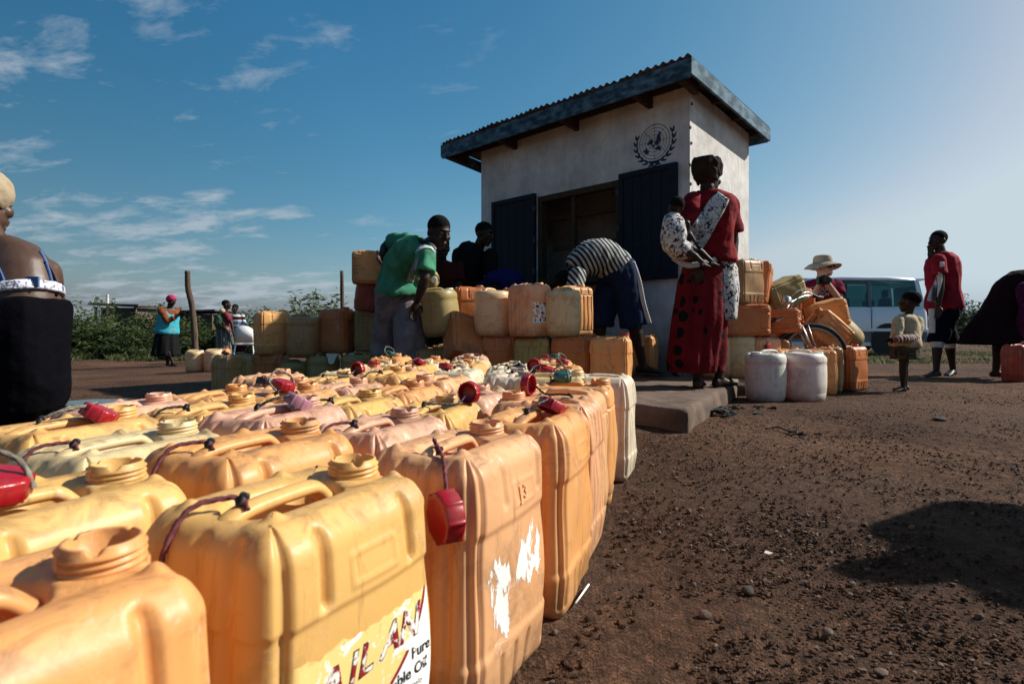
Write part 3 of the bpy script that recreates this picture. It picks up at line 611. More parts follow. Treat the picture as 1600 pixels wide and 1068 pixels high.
def field():
    for i, (x, y, al, c, var, cap, cc, rp) in enumerate(COL0):
        lb = HAND0[i] if i < len(HAND0) else '%s jerrycan%s on the far right line, %s behind the pale one' % (NAMES[c], ' with %s cap' % cc if cap else '', ORD[i - 8])
        o = jerrycan(lb, (x, y, GZ), R(90 - al), c, var, cap, cc or 'red', rp, group=FG)
        if i < 8: o.scale = (1.0, 1.0, 1.01)
    near = {  # explicit looks for the cans the photo shows large
        (1, 0): ('yellow', 0, 'on_handle', 'red', ROPEG), (1, 1): ('orange', 0, None, None, ROPEM), (1, 2): ('pink', 1, None, None, ROPEM), (1, 3): ('yellow', 1, 'upright', 'red', KNOTM),
        (2, 0): ('keg', 'pale'), (2, 1): ('cream', 0, None, None, ROPEM), (2, 2): ('pink', 1, 'tilted', 'mauve', KNOTM), (2, 3): ('yellow', 0, None, None, KNOTM), (2, 4): ('orange', 0, None, None, None),
        (3, 0): ('yellow', 0, 'tilted', 'red', ROPEG), (3, 1): ('yellow', 1, None, None, KNOTM), (3, 2): ('orange', 0, 'on_handle', 'red', ROPEG), (3, 3): ('pink', 0, None, None, None),
        (4, 0): ('pink', 0, None, None, ROPEG), (4, 1): ('orange', 0, None, None, None)}
    start = {1: .649, 2: .70, 3: 1.10, 4: 1.42, 5: 1.98, 6: 2.6}
    pal = ['yellow', 'orange', 'peach', 'pink', 'cream', 'pale', 'peach', 'cream', 'yellow', 'pale']
    rnd = random.Random(21)
    for k in range(1, 6):
        y = start[k]; i = 0
        while True:
            al = interp(y, AL); w = .236 / math.cos(R(al)); x = interp(y, XR) - k * w - .02
            if y > 3.62 or y > 3.76 - x: break
            if x > interp(y, XL) - .03 and x / y * 900 + 800 > -220:
                s = near.get((k, i)); al2 = al + rnd.uniform(-4, 4); xx = x + rnd.uniform(-.006, .006); yy = y
                if s is None:
                    c = rnd.choice(pal)
                    if rnd.random() < .13: s = ('keg', rnd.choice(('cream', 'pale', 'cream')))
                    else:
                        q = rnd.random(); cap = rnd.choice(('closed', 'lie_top', 'on_handle', 'closed', 'tilted', 'upright')) if q < .5 else None
                        s = (c, rnd.choice((0, 0, 1, 2)), cap, rnd.choice(('red', 'red', 'red', 'green', 'green', 'pink', 'black', 'red')), rnd.choice((ROPEM, KNOTM, None)) if not cap else None)
                        if rnd.random() < .18: al2 += 180
                where = '%s from near end, %s line from right' % (ORD[i], ORD[k])
                if s[0] == 'keg': keg('round %s jerrycan, %s' % (NAMES[s[1]], where), (xx, yy, GZ), rnd.uniform(0, 6), s[1], True, rnd.choice(('white', 'white', 'red')), False, group=FG, scale=.93)
                else:
                    ct = ' with %s cap' % s[3] if s[2] else (' with open roped neck' if s[4] else ' with open neck')
                    jerrycan('%s jerrycan%s, %s' % (NAMES[s[0]], ct, where), (xx, yy, GZ), R(90 - al2), s[0], s[1], s[2], s[3] or 'red', s[4], group=FG)
                i += 1
            elif x / y * 900 + 800 > -220: pass
            y += .292 * math.cos(R(al)) + rnd.uniform(.0, .012)
field()
# ------------------------------------------------------------------ stacks of jerrycans by the kiosk
def S3(px, d, z): return ((px - 800) / FPX * d, d, z)
CG, LG, RG = 'jerrycans stacked on the kiosk apron', 'jerrycans stacked left of the kiosk', 'jerrycans piled right of the kiosk'
SZ = .121; TZ = SZ + .377
# centre stack, bottom layer on the apron
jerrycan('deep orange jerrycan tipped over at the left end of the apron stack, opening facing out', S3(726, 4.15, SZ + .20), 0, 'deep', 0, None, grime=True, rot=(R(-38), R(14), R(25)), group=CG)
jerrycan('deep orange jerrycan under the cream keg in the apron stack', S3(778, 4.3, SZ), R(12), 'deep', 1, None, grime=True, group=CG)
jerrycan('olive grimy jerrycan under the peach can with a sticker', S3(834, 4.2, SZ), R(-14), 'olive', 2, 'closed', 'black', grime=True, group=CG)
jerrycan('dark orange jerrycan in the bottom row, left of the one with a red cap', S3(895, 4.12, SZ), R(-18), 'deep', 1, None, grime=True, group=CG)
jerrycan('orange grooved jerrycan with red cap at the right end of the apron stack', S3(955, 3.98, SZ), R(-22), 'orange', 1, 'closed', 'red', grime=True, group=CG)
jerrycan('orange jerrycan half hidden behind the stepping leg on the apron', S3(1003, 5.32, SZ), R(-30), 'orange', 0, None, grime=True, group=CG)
jerrycan('tan jerrycan low behind the green shirted man, at the apron edge', S3(664, 4.5, .03), R(15), 'tan', 0, None, grime=True, group=CG)
keg('olive keg low behind the tipped over can', S3(703, 4.55, .05), .5, 'olive', group=CG)
# centre stack, upper layer
keg('cream keg in half shadow beside the peach sticker can', S3(769, 4.28, TZ), 1.0, 'cream', group=CG, scale=.93)
STICK = jerrycan('clean peach jerrycan with a picture sticker on top of the apron stack', S3(828, 4.14, TZ), R(40), 'peach', 1, None, group=CG)
jerrycan('orange jerrycan tucked behind the peach sticker can', S3(812, 4.5, TZ - .02), R(20), 'deep', 0, None, grime=True, group=CG)
keg('sunlit cream keg right of the peach sticker can', S3(879, 4.15, TZ), 2.2, 'cream', group=CG, scale=.92)
jerrycan('orange jerrycan behind the sunlit cream keg', S3(894, 4.42, TZ), R(35), 'orange', 2, None, grime=True, group=CG)
keg('tilted olive keg on the upper row right of the green shirted man', S3(692, 4.4, TZ), .3, 'olive', rot=(0, R(-7), .3), group=CG, scale=.97)
jerrycan('dark orange jerrycan between the tilted olive keg and the silhouetted man', S3(733, 4.75, TZ), R(20), 'deep', 1, None, grime=True, group=CG)
keg('olive keg beside the hip of the green shirted man', S3(660, 4.62, TZ), .9, 'olive', group=CG, scale=.9)
keg('keg lying on its side on top, by the elbow of the green shirted man', S3(664, 4.75, TZ + .335 + .13), 0, 'olive', rot=(R(96), 0, R(10)), group=CG, scale=.72)
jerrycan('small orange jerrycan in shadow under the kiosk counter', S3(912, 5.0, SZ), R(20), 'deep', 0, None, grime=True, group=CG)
# left stack
def L3(px, d, lay): x = (px - 800) / FPX * d; return (x, d, ground_z(x, d) + lay)
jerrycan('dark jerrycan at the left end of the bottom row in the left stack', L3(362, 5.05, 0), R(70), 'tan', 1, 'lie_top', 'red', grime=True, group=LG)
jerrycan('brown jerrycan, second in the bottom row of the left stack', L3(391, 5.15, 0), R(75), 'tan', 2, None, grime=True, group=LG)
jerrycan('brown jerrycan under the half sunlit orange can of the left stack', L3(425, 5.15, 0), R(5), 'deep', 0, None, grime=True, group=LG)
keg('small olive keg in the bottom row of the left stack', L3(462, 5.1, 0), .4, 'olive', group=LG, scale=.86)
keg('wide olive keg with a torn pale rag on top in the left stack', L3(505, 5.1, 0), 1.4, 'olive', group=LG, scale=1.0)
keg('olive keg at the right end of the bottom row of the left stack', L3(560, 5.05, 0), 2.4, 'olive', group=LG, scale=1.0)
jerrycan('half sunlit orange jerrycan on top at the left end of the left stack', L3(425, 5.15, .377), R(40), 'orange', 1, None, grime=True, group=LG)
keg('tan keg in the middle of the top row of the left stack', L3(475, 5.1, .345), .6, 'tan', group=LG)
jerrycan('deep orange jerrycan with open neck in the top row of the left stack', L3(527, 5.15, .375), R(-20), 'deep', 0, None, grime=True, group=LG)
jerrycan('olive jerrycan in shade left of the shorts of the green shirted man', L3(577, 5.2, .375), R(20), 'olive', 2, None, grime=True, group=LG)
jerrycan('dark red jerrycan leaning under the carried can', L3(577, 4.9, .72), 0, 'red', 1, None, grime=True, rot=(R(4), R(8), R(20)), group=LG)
CARR = jerrycan('orange jerrycan lying flat, lifted by the green shirted man', P(550, 418, 4.75), 0, 'orange', 0, None, grime=True, rot=(R(-24), R(90), R(-10)), group=LG)
# distant kegs on the left
for px, c, t in ((305, 'cream', 'left of two cream kegs on the dirt near the leaning post'), (334, 'cream', 'right of two cream kegs on the dirt near the leaning post')):
    x = (px - 800) / FPX * 9.7; keg(t, (x, 9.7, ground_z(x, 9.7)), .6, c, group='kegs left out on the dirt')
x = (346 - 800) / FPX * 10.2; jerrycan('orange jerrycan behind the two cream kegs', (x, 10.2, ground_z(x, 10.2)), R(10), 'orange', 0, 'closed', 'red', group='kegs left out on the dirt')
# right pile
keg('large white keg left of the pair in front of the right pile', S3(1196, 4.44, -.002), R(200), 'white', group=RG, scale=1.03)
keg('large white keg with printed marks, right of the pair', S3(1257, 4.46, -.002), R(-18), 'white', group=RG, scale=1.03)
jerrycan('tan ribbed jerrycan right behind the white kegs', S3(1296, 5.12, -.002), R(58), 'tan', 2, None, grime=True, group=RG)
jerrycan('deep orange jerrycan at the right end of the ground row', S3(1327, 5.22, -.002), R(32), 'deep', 1, None, grime=True, group=RG)
jerrycan('orange jerrycan standing behind the gap of the white kegs', S3(1226, 4.85, -.002), R(8), 'orange', 0, None, grime=True, group=RG)
jerrycan('orange jerrycan standing behind the right white keg', S3(1276, 4.9, -.002), R(-10), 'orange', 0, 'lie_top', 'red', grime=True, group=RG)
keg('cream keg on the apron beside the red skirt', S3(1156, 5.02, SZ), .5, 'cream', group=RG, scale=1.02)
keg('cream keg mostly hidden behind the red skirt', S3(1120, 5.05, SZ), 1.5, 'cream', group=RG, scale=1.0)
jerrycan('peach jerrycan standing with a red cap on its front, behind the left white keg', S3(1190, 5.0, .10), R(20), 'peach', 1, 'hang_front', 'red', grime=True, group=RG)
jerrycan('tan jerrycan deep in the pile below the bicycle lamp', S3(1216, 5.25, .08), R(60), 'tan', 2, None, grime=True, group=RG)
jerrycan('orange jerrycan lying on the cream keg', S3(1128, 5.0, .365 + SZ + .14), 0, 'deep', 0, None, grime=True, rot=(R(4), R(90), R(-4)), group=RG)
jerrycan('small orange jerrycan lying end on beside the handlebar', S3(1176, 5.2, .10 + .377 + .115), 0, 'deep', 1, None, grime=True, rot=(R(84), 0, R(60)), group=RG)
jerrycan('tan jerrycan with crossed scratches standing on top of the pile by the wall', S3(1163, 5.0, .365 + SZ + .275), R(24), 'tan', 1, None, grime=True, group=RG)
jerrycan('deep orange jerrycan leaning behind the tan one on top of the pile', S3(1180, 5.22, .365 + SZ + .29), 0, 'deep', 0, None, grime=True, rot=(R(6), R(9), R(60)), group=RG)
jerrycan('olive tan jerrycan tipped on its side at the top right of the pile', S3(1196, 5.3, .365 + SZ + .31), 0, 'olive', 0, None, grime=True, rot=(0, R(68), R(12)), group=RG)
jerrycan('deep orange jerrycan behind the bicycle handlebar', S3(1225, 5.45, .46), R(8), 'deep', 1, None, grime=True, group=RG)
jerrycan('long orange jerrycan lying on top of the bicycle load', P(1256, 500, 5.6), 0, 'orange', 0, None, grime=True, rot=(R(10), R(76), R(0)), group='jerrycans tied to the bicycle')
jerrycan('orange jerrycan with green stains hung slanting on the bicycle', P(1314, 538, 5.35), 0, 'orange', 2, None, grime=True, rot=(R(4), R(-52), R(6)), group='jerrycans tied to the bicycle')
keg('olive keg hung slanting behind the stained can on the bicycle', P(1334, 538, 5.75), 0, 'olive', rot=(0, R(-48), R(4)), group='jerrycans tied to the bicycle')
jerrycan('narrow orange jerrycan wedged behind the bicycle stem', P(1250, 512, 5.75), 0, 'deep', 2, None, grime=True, rot=(0, R(-20), R(70)), group='jerrycans tied to the bicycle')
def oil_label():
    yc = next(o for o in bpy.data.objects if o.get('label', '').startswith('big yellow jerrycan'))
    yf = -.1072
    LW = plain('label_paper', (.74, .73, .69), .6, (.60, .52, .36), 18, .55, .72)
    m, nt, b = newmat('oil_label'); L = nt.links; t = N(nt, 'ShaderNodeTexCoord'); sp = N(nt, 'ShaderNodeSeparateXYZ'); L.new(t.outputs['Object'], sp.inputs[0])
    ax = M(nt, 'ADD', sp.outputs[0], -.125); az = M(nt, 'ADD', sp.outputs[2], -.305)
    r = M(nt, 'SQRT', M(nt, 'ADD', M(nt, 'POWER', M(nt, 'MULTIPLY', M(nt, 'ADD', sp.outputs[0], .125), .78), 2.0), M(nt, 'POWER', az, 2.0)))
    c = mixc(nt, M(nt, 'LESS_THAN', r, .186), (.78, .78, .75), (.80, .56, .20))
    c = mixc(nt, M(nt, 'LESS_THAN', M(nt, 'ABSOLUTE', M(nt, 'SUBTRACT', r, .187)), .0024), c, (.22, .012, .02))
    nz = N(nt, 'ShaderNodeTexNoise', i_Scale=26.0, i_Detail=6.0, i_Roughness=.7, i_Distortion=1.2); L.new(t.outputs['Object'], nz.inputs['Vector'])
    nz2 = N(nt, 'ShaderNodeTexNoise', i_Scale=70.0, i_Detail=4.0, i_Roughness=.7); L.new(t.outputs['Object'], nz2.inputs['Vector'])
    c = mixc(nt, ramp(nt, nz.outputs[0], [(.54, g(0)), (.58, g(.9))]), c, (.80, .78, .74)); c = mixc(nt, ramp(nt, nz2.outputs[0], [(.62, g(0)), (.68, g(.7))]), c, (.72, .40, .12))
    L.new(c, b.inputs['Base Color']); b.inputs['Roughness'].default_value = .5
    from mathutils.bvhtree import BVHTree
    def tree(me): return BVHTree.FromPolygons([v.co for v in me.vertices], [list(p.vertices) for p in me.polygons])
    TR = [tree(BODY[0]), tree(BODY[1])]
    def conform(me, k, off):
        for v in me.vertices:
            h = TR[k].ray_cast(Vector((v.co.x, -.3, v.co.z)), Vector((0, 1, 0)))[0]
            if h is not None: v.co.y = h.y - off
        me.update()
    # torn left and top outline
    top = [(-.106 + .222 * i / 30, .250 + .0016 * math.sin(i * 2.3) + (.003 * math.sin(i * .9) if i < 12 else 0)) for i in range(31)]
    bot = [(-.106 + .222 * i / 30 + (.006 * math.sin(i * 3) if i == 0 else 0), .10 + .001 * math.sin(i * 1.7)) for i in range(31)]
    bb = MB(); NR = 24; v = [(t_[0] + (b_[0] - t_[0]) * j / NR, yf, t_[1] + (b_[1] - t_[1]) * j / NR) for j in range(NR + 1) for t_, b_ in zip(top, bot)]
    bb.add(v, [(j * 31 + i, (j + 1) * 31 + i, (j + 1) * 31 + i + 1, j * 31 + i + 1) for j in range(NR) for i in range(30)])
    lab = bb.build('paper_label', m, yc, True, False); conform(lab.data, 0, .0005); lab['label'] = 'torn yellow and white vegetable oil label'
    RED = plain('label_red', (.26, .010, .018), .55, (.74, .70, .62), 60, .50, .54); BLK = plain('label_black', (.02, .016, .016), .6, (.72, .70, .64), 70, .54, .58)
    def text(s, x, z, size, mat, off=0.0, shear=0.0, y=yf - .0006, parent=None, bold=0.0, kk=0):
        parent = parent or lab
        cu = bpy.data.curves.new('lettering', 'FONT'); cu.body = s; cu.size = size; cu.shear = shear; cu.offset = off; cu.resolution_u = 3; cu.space_character = 1.4 if s == 'J3' else 1.0
        o = bpy.data.objects.new('tmp', cu); COL.objects.link(o); dg = bpy.context.evaluated_depsgraph_get(); dg.update()
        me = bpy.data.meshes.new_from_object(o.evaluated_get(dg)); bpy.data.objects.remove(o)
        for v in me.vertices: v.co = Vector((x + v.co.x * (1 + bold), y, z + v.co.y))
        me.materials.clear(); me.name = 'lettering'; conform(me, kk, .0005 + (yf - y))
        return link('lettering', me, mat, parent)
    text('A', -.076, .196, .050, BLK, .0022, .25, yf - .0004, lab, .05); text('A', -.076, .196, .050, RED, .0006, .25, yf - .0008, lab, .05)
    for s, x, z in (('l', -.034, .202), ('L', -.020, .203)): text(s, x, z, .046, BLK, .0020, .2, yf - .0004); text(s, x, z, .046, RED, .0004, .2, yf - .0008)
    text('AN', .016, .2045, .048, BLK, .0022, .25, yf - .0004, lab, .0); text('AN', .016, .2045, .048, RED, .0006, .25, yf - .0008, lab, .0)
    text('Pure', .071, .178, .0185, BLK, .0004); text('getable Oil', .014, .158, .0185, BLK, .0004, bold=.05)
    text('Huile Végétale', .028, .143, .0105, BLK); text('Natural', .028, .132, .0105, BLK)
    # J3 mark moulded on the peach can, peeled white label remains
    pc = next(o for o in bpy.data.objects if o.get('label', '').startswith('peach jerrycan with peeled'))
    pb = [o for o in pc.children if o.name.startswith('body')][0]
    t3 = text('J3', .010, .2950, .029, CANM, .0008, 0, yf - .0020, pc, 0, 1); t3.color = pb.color; t3.name = 'moulded_mark'
    m, nt, b = newmat('peeled_paper'); L = nt.links; t = N(nt, 'ShaderNodeTexCoord'); b.inputs['Base Color'].default_value = (.74, .71, .66, 1); b.inputs['Roughness'].default_value = .8
    mp = N(nt, 'ShaderNodeMapping'); mp.inputs['Scale'].default_value = (1.5, 1, .55); L.new(t.outputs['Object'], mp.inputs[0])
    n1 = N(nt, 'ShaderNodeTexNoise', i_Scale=30.0, i_Detail=9.0, i_Roughness=.68, i_Distortion=.4); L.new(mp.outputs[0], n1.inputs['Vector'])
    sp = N(nt, 'ShaderNodeSeparateXYZ'); L.new(t.outputs['Object'], sp.inputs[0])
    def hump(x0, z0, rx, rz): return M(nt, 'SUBTRACT', 1.0, M(nt, 'ADD', M(nt, 'POWER', M(nt, 'DIVIDE', M(nt, 'SUBTRACT', sp.outputs[0], x0), rx), 2.0), M(nt, 'POWER', M(nt, 'DIVIDE', M(nt, 'SUBTRACT', sp.outputs[2], z0), rz), 2.0)))
    w = M(nt, 'MAXIMUM', hump(.045, .198, .055, .050), M(nt, 'MAXIMUM', hump(-.055, .178, .034, .058), hump(-.03, .13, .022, .05)))
    fac = ramp(nt, M(nt, 'ADD', n1.outputs[0], M(nt, 'MULTIPLY', M(nt, 'MAXIMUM', w, -1.0), .20)), [(.585, g(0)), (.605, g(1))])
    tb = N(nt, 'ShaderNodeBsdfTransparent'); ms = N(nt, 'ShaderNodeMixShader'); L.new(fac, ms.inputs[0]); L.new(tb.outputs[0], ms.inputs[1]); L.new(b.outputs[0], ms.inputs[2]); L.new(ms.outputs[0], nt.nodes['Material Output'].inputs[0])
    bb = MB(); bb.add([(-.095 + .2 * i / 30, -.1, .075 + .185 * j / 30) for j in range(31) for i in range(31)], [(j * 31 + i, j * 31 + i + 1, j * 31 + i + 32, j * 31 + i + 31) for j in range(30) for i in range(30)]); conform(bb.build('peeled_label', m, pc, True, False).data, 1, .0005)
    # picture sticker on the clean can of the apron stack
    m, nt, b = newmat('picture_sticker'); L = nt.links; t = N(nt, 'ShaderNodeTexCoord'); nz = N(nt, 'ShaderNodeTexNoise', i_Scale=34.0, i_Detail=3.0); L.new(t.outputs['Object'], nz.inputs['Vector'])
    L.new(ramp(nt, nz.outputs['Fac'], [(.40, rgba((.03, .03, .04))), (.45, rgba((.72, .70, .66))), (.56, rgba((.75, .73, .7))), (.58, rgba((.45, .03, .04))), (.66, rgba((.75, .4, .1)))]), b.inputs['Base Color'])
    bb = MB(); bb.add([(-.068 + .143 * i / 12, -.1, .10 + .145 * j / 12) for j in range(13) for i in range(13)], [(j * 13 + i, j * 13 + i + 1, j * 13 + i + 14, j * 13 + i + 13) for j in range(12) for i in range(12)]); conform(bb.build('sticker', m, STICK, True, False).data, 1, .0008)
oil_label()
# ------------------------------------------------------------------ scrub, posts, huts, debris
def leaf_mat(name, c, c2):
    m, nt, b = newmat(name); L = nt.links; oi = N(nt, 'ShaderNodeObjectInfo'); t = N(nt, 'ShaderNodeTexCoord')
    nz = N(nt, 'ShaderNodeTexNoise', i_Scale=2.5, i_Detail=4.0); L.new(t.outputs['Object'], nz.inputs['Vector'])
    col = ramp(nt, M(nt, 'ADD', nz.outputs[0], M(nt, 'MULTIPLY', M(nt, 'SUBTRACT', oi.outputs['Random'], .5), .2)), [(.35, rgba(c)), (.68, rgba(c2))])
    L.new(col, b.inputs['Base Color']); b.inputs['Roughness'].default_value = .6; b.inputs['Specular IOR Level'].default_value = .25
    tr = N(nt, 'ShaderNodeBsdfTranslucent'); L.new(col, tr.inputs[0]); ms = N(nt, 'ShaderNodeMixShader'); ms.inputs[0].default_value = .3
    L.new(b.outputs[0], ms.inputs[1]); L.new(tr.outputs[0], ms.inputs[2]); L.new(ms.outputs[0], nt.nodes['Material Output'].inputs[0]); return m
LEAF = leaf_mat('scrub_leaf', (.026, .044, .012), (.095, .120, .034)); LEAFD = leaf_mat('far_tree_leaf', (.014, .026, .010), (.035, .055, .018))
GRASSM = leaf_mat('grass_blades', (.045, .070, .018), (.11, .12, .045))
BARK = plain('scrub_bark', (.075, .06, .048), .9, (.12, .10, .08), 20)
def bush_meshes(seed, h=1.7, w=1.5, nbr=40, leaves=210):
    rn = random.Random(seed); br = MB(); lv = []; lf = []
    for k in range(nbr):
        a = rn.uniform(0, 6.283); el = rn.uniform(.15, 1.35); L = rn.uniform(.7, 1.15); p = Vector((rn.gauss(0, .25) * w, rn.gauss(0, .2) * w, 0)); pts = [p.copy()]
        d = Vector((math.cos(a) * math.cos(el) * w, math.sin(a) * math.cos(el) * w, math.sin(el) * h)).normalized(); tot = L * (w * math.cos(el) ** 2 + h * math.sin(el) ** 2)
        for s in range(7):
            p = p + d * tot / 7; d = (d + Vector((rn.gauss(0, .16), rn.gauss(0, .16), -.05 if el < 1 else .02 + rn.gauss(0, .1)))).normalized(); p.z = max(p.z, .05); pts.append(p.copy())
        br.tube(pts, [.018 * (1 - i / 8.5) + .002 for i in range(8)], 4, False)
        for q in range(leaves):
            t = rn.uniform(.12, 1.0) ** .8 * 6.999; i = int(t); c = pts[i].lerp(pts[i + 1], t - i) + Vector((rn.gauss(0, .10), rn.gauss(0, .10), rn.gauss(0, .09)))
            if c.z < .02: c.z = rn.uniform(.02, .2)
            u = Vector((rn.gauss(0, 1), rn.gauss(0, 1), rn.gauss(0, .6))).normalized(); v = u.cross(Vector((rn.gauss(0, 1), rn.gauss(0, 1), rn.gauss(0, 1)))).normalized(); l = rn.uniform(.035, .09); wd = l * .32
            o = len(lv); lv += [c - u * l, c + v * wd, c + u * l, c - v * wd]; lf.append((o, o + 1, o + 2, o + 3))
    return br.me('bush_branches', True), mesh('bush_foliage', lv, lf, False)
BUSH = [bush_meshes(11), bush_meshes(12, 1.45, 1.7, 44), bush_meshes(13, 1.75, 1.35, 38)]
BG = 'acacia scrub bushes along the left'
BL = ['thorn scrub bush at the left frame edge behind the seated woman', 'dense green scrub bush in front of the low hut', 'green scrub bush left of the woman in the pink headscarf', 'scrub bush right behind the woman in the pink headscarf', 'scrub bush behind the leaning wooden post',
      'green bush between the leaning post and the mother with a baby', 'bush behind the boy in the striped sweater', 'spiky bush above the left stack of jerrycans', 'small bush behind the left stack of jerrycans', 'scrub bush beyond the thin far post']
BXY = [(-15.2, 18.0, 1.15, 0), (-13.6, 18.6, 1.0, 1), (-12.0, 18.2, 1.1, 2), (-10.3, 18.8, 1.05, 1), (-9.3, 17.8, .95, 0), (-8.1, 18.4, 1.1, 2), (-7.1, 19.0, 1.05, 1), (-6.1, 18.0, 1.35, 2), (-5.0, 18.6, 1.05, 0), (-3.4, 20, 1.0, 1)]
for (x, y, s, v), lb in zip(BXY, BL):
    r = empty('scrub_bush', (x, y, ground_z(x, y) - .03), random.uniform(0, 6)); r.scale = (s * 1.15, s * 1.15, s * random.uniform(.68, .86)); tag(r, lb, 'bush', BG)
    link('branches', BUSH[v][0], BARK, r); link('foliage', BUSH[v][1], LEAF, r)
for i, (x, y, s, v) in enumerate([(-17.6, 20, 1.3, 1), (-15.6, 21.5, 1.2, 2), (-13.4, 22.5, 1.1, 0), (-9.8, 22.5, 1.1, 1), (-7.6, 23, 1.1, 2)]):
    r = empty('scrub_bush', (x, y, ground_z(x, y) - .03), i * 1.3); r.scale = (s, s, s); tag(r, 'scrub bush in the back row of the thicket, %s counted from the left' % ORD[i], 'bush', BG); link('branches', BUSH[v][0], BARK, r); link('foliage', BUSH[v][1], LEAF, r)
TG = 'far trees on the right horizon'
for i, (x, y, s, v, lb) in enumerate([(21.2, 27, .95, 0, 'dark far tree between the man in red and the bending woman'), (22.6, 28, .85, 1, 'dark far tree just left of the bending woman'), (24.4, 28, .95, 2, 'dark far tree behind the bending woman'), (27.0, 30, 1.0, 0, 'dark far tree at the right frame edge'), (19.4, 29, .8, 2, 'dark far tree hidden half by the man in red'), (17.6, 30, .6, 1, 'low far tree beside the rear of the silver van')]):
    r = empty('far_tree', (x, y, ground_z(x, y) - .05), i * .9); r.scale = (s * 1.3,) * 3; tag(r, lb, 'tree', TG); link('trunk', BUSH[v][0], BARK, r); link('crown', BUSH[v][1], LEAFD, r)
def grass_patch(name, label, boxes, n, hh, seed):
    rn = random.Random(seed); v = []; f = []
    for k in range(n):
        x0, x1, y0, y1 = rn.choice(boxes); x = rn.uniform(x0, x1); y = rn.uniform(y0, y1)
        if mnoise.noise((x * .9, y * .9, 3)) < -.02: continue
        z = ground_z(x, y) - .01; a = rn.uniform(0, 6.28); h = hh * rn.uniform(.4, 1); w = .012 * hh / .12 * rn.uniform(.6, 1.2); lx, ly = rn.gauss(0, .5) * h, rn.gauss(0, .5) * h
        o = len(v); v += [(x - w * math.cos(a), y - w * math.sin(a), z), (x + w * math.cos(a), y + w * math.sin(a), z), (x + lx, y + ly, z + h)]; f.append((o, o + 1, o + 2))
    tag(link(name, mesh(name, v, f, False), GRASSM), label, 'grass', None, 'stuff')
grass_patch('grass', 'low green grass tufts on the dirt behind the man in red', [(5.0, 14, 9.6, 11.5), (8, 30, 15, 26), (4, 12, 12.5, 16)], 26000, .10, 5)
grass_patch('grass', 'sparse green undergrowth along the foot of the scrub', [(-19, -2, 15.8, 17.5)], 14000, .22, 6)
# posts
POSTM = plain('weathered_post', (.11, .075, .05), .9, (.05, .033, .023), 9, .4, .65, .004, 40, .2, 0, (3, 3, .5))
def post(label, pts, r):
    c = catmull(pts, 6); rr = [r * (1 + .12 * mnoise.noise((i * .7, 1, r * 50))) * (1 - .25 * i / len(c)) for i in range(len(c))]
    tag(MB().tube(c, rr, 9).build('wooden_post', POSTM, None, True), label, 'post', 'wooden posts')
pb = P(306, 556, 13.0); pb.z = ground_z(pb.x, 13) - .1
post('tall leaning wooden post between the two groups of people on the left', [pb, P(304, 520, 13), P(300, 478, 13), P(294, 450, 13), P(293, 423, 13)], .075)
pb = P(536, 560, 9.0); pb.z = -.3; post('thin wooden post rising behind the left stack', [pb, P(535, 500, 9), P(534, 423, 9)], .035)
pb = P(168, 540, 24); pb.z = -.5; tag(MB().tube([pb, P(168, 480, 24), P(168, 460, 24)], .05, 8).build('metal_pole', plain('pole_white', (.6, .55, .5), .6)), 'pale short pole standing beside the low hut', 'pole')
# huts
HUTM = plain('hut_boards', (.07, .05, .04), .9, (.13, .10, .08), 6); SHEET = plain('hut_sheet', (.17, .16, .155), .55, (.10, .075, .06), 3, metal=.3)
def hut(label, x0, x1, y, d, ztop, tilt):
    z0 = ground_z(x0, y) - .2; r = empty('hut', ((x0 + x1) / 2, y, z0)); tag(r, label, 'hut', 'low huts beyond the scrub'); w = (x1 - x0) / 2; h = ztop - z0
    wl_ = MB().b2((-w, 0, 0), (w, d, h - .12)).build('wall', HUTM, r)
    MB().b2((-.45, -.02, .05), (.45, -.001, h * .75)).build('door', plain('hut_door', (.05, .04, .035), .8), r)
    m3 = Matrix.Rotation(tilt, 3, 'Y'); MB().box((0, d / 2, h), (w + .3, d / 2 + .3, .035), m3).build('roof', SHEET, r)
    for s in (-1, 1): MB().b2((s * (w + .1) - .04, -.2, 0), (s * (w + .1) + .04, -.12, h - .1)).build('post', POSTM, r)
hut('low dark hut with flat sheet roof behind the scrub on the left', P(158, 0, 24).x, P(212, 0, 24).x, 24, 2.5, P(0, 476, 24).z, .02)
hut('low hut with pale sheet roof behind the woman in the pink headscarf', P(252, 0, 23).x, P(330, 0, 23).x, 23.0, 2.5, P(0, 486, 23).z, -.03)
# white plastic chair by the boy
def chair():
    WP = plain('white_plastic', (.78, .78, .76), .4); c = P(385, 552, 14.2); z = ground_z(c.x, 14.2); r = empty('plastic_chair', (c.x, 14.2, z), R(190)); tag(r, 'white plastic chair standing beside the boy in the striped sweater', 'chair')
    MB().b2((-.23, -.22, .40), (.23, .22, .44), .012).build('seat', WP, r)
    b = MB(); v = []
    for i in range(13):
        a = -1.0 + 2.0 * i / 12
        for h in (0, 1): v.append((.26 * math.sin(a), .24 - .08 * (1 - math.cos(a)) + .06 * h, .45 + h * (.42 - .10 * abs(a) ** 2)))
    b.add(v, [(2 * i, 2 * i + 2, 2 * i + 3, 2 * i + 1) for i in range(12)]); bo = b.build('backrest', WP, r, True); md = bo.modifiers.new('s', 'SOLIDIFY'); md.thickness = .02
    for sx in (-1, 1):
        for sy in (-1, 1): MB().tube([(sx * .24, sy * .24, 0), (sx * .20, sy * .19, .41)], .02, 6).build('leg', WP, r)
        MB().tube([(sx * .25, -.2, .44), (sx * .26, -.19, .62), (sx * .26, .2, .65)], .018, 6).build('armrest', WP, r)
chair()
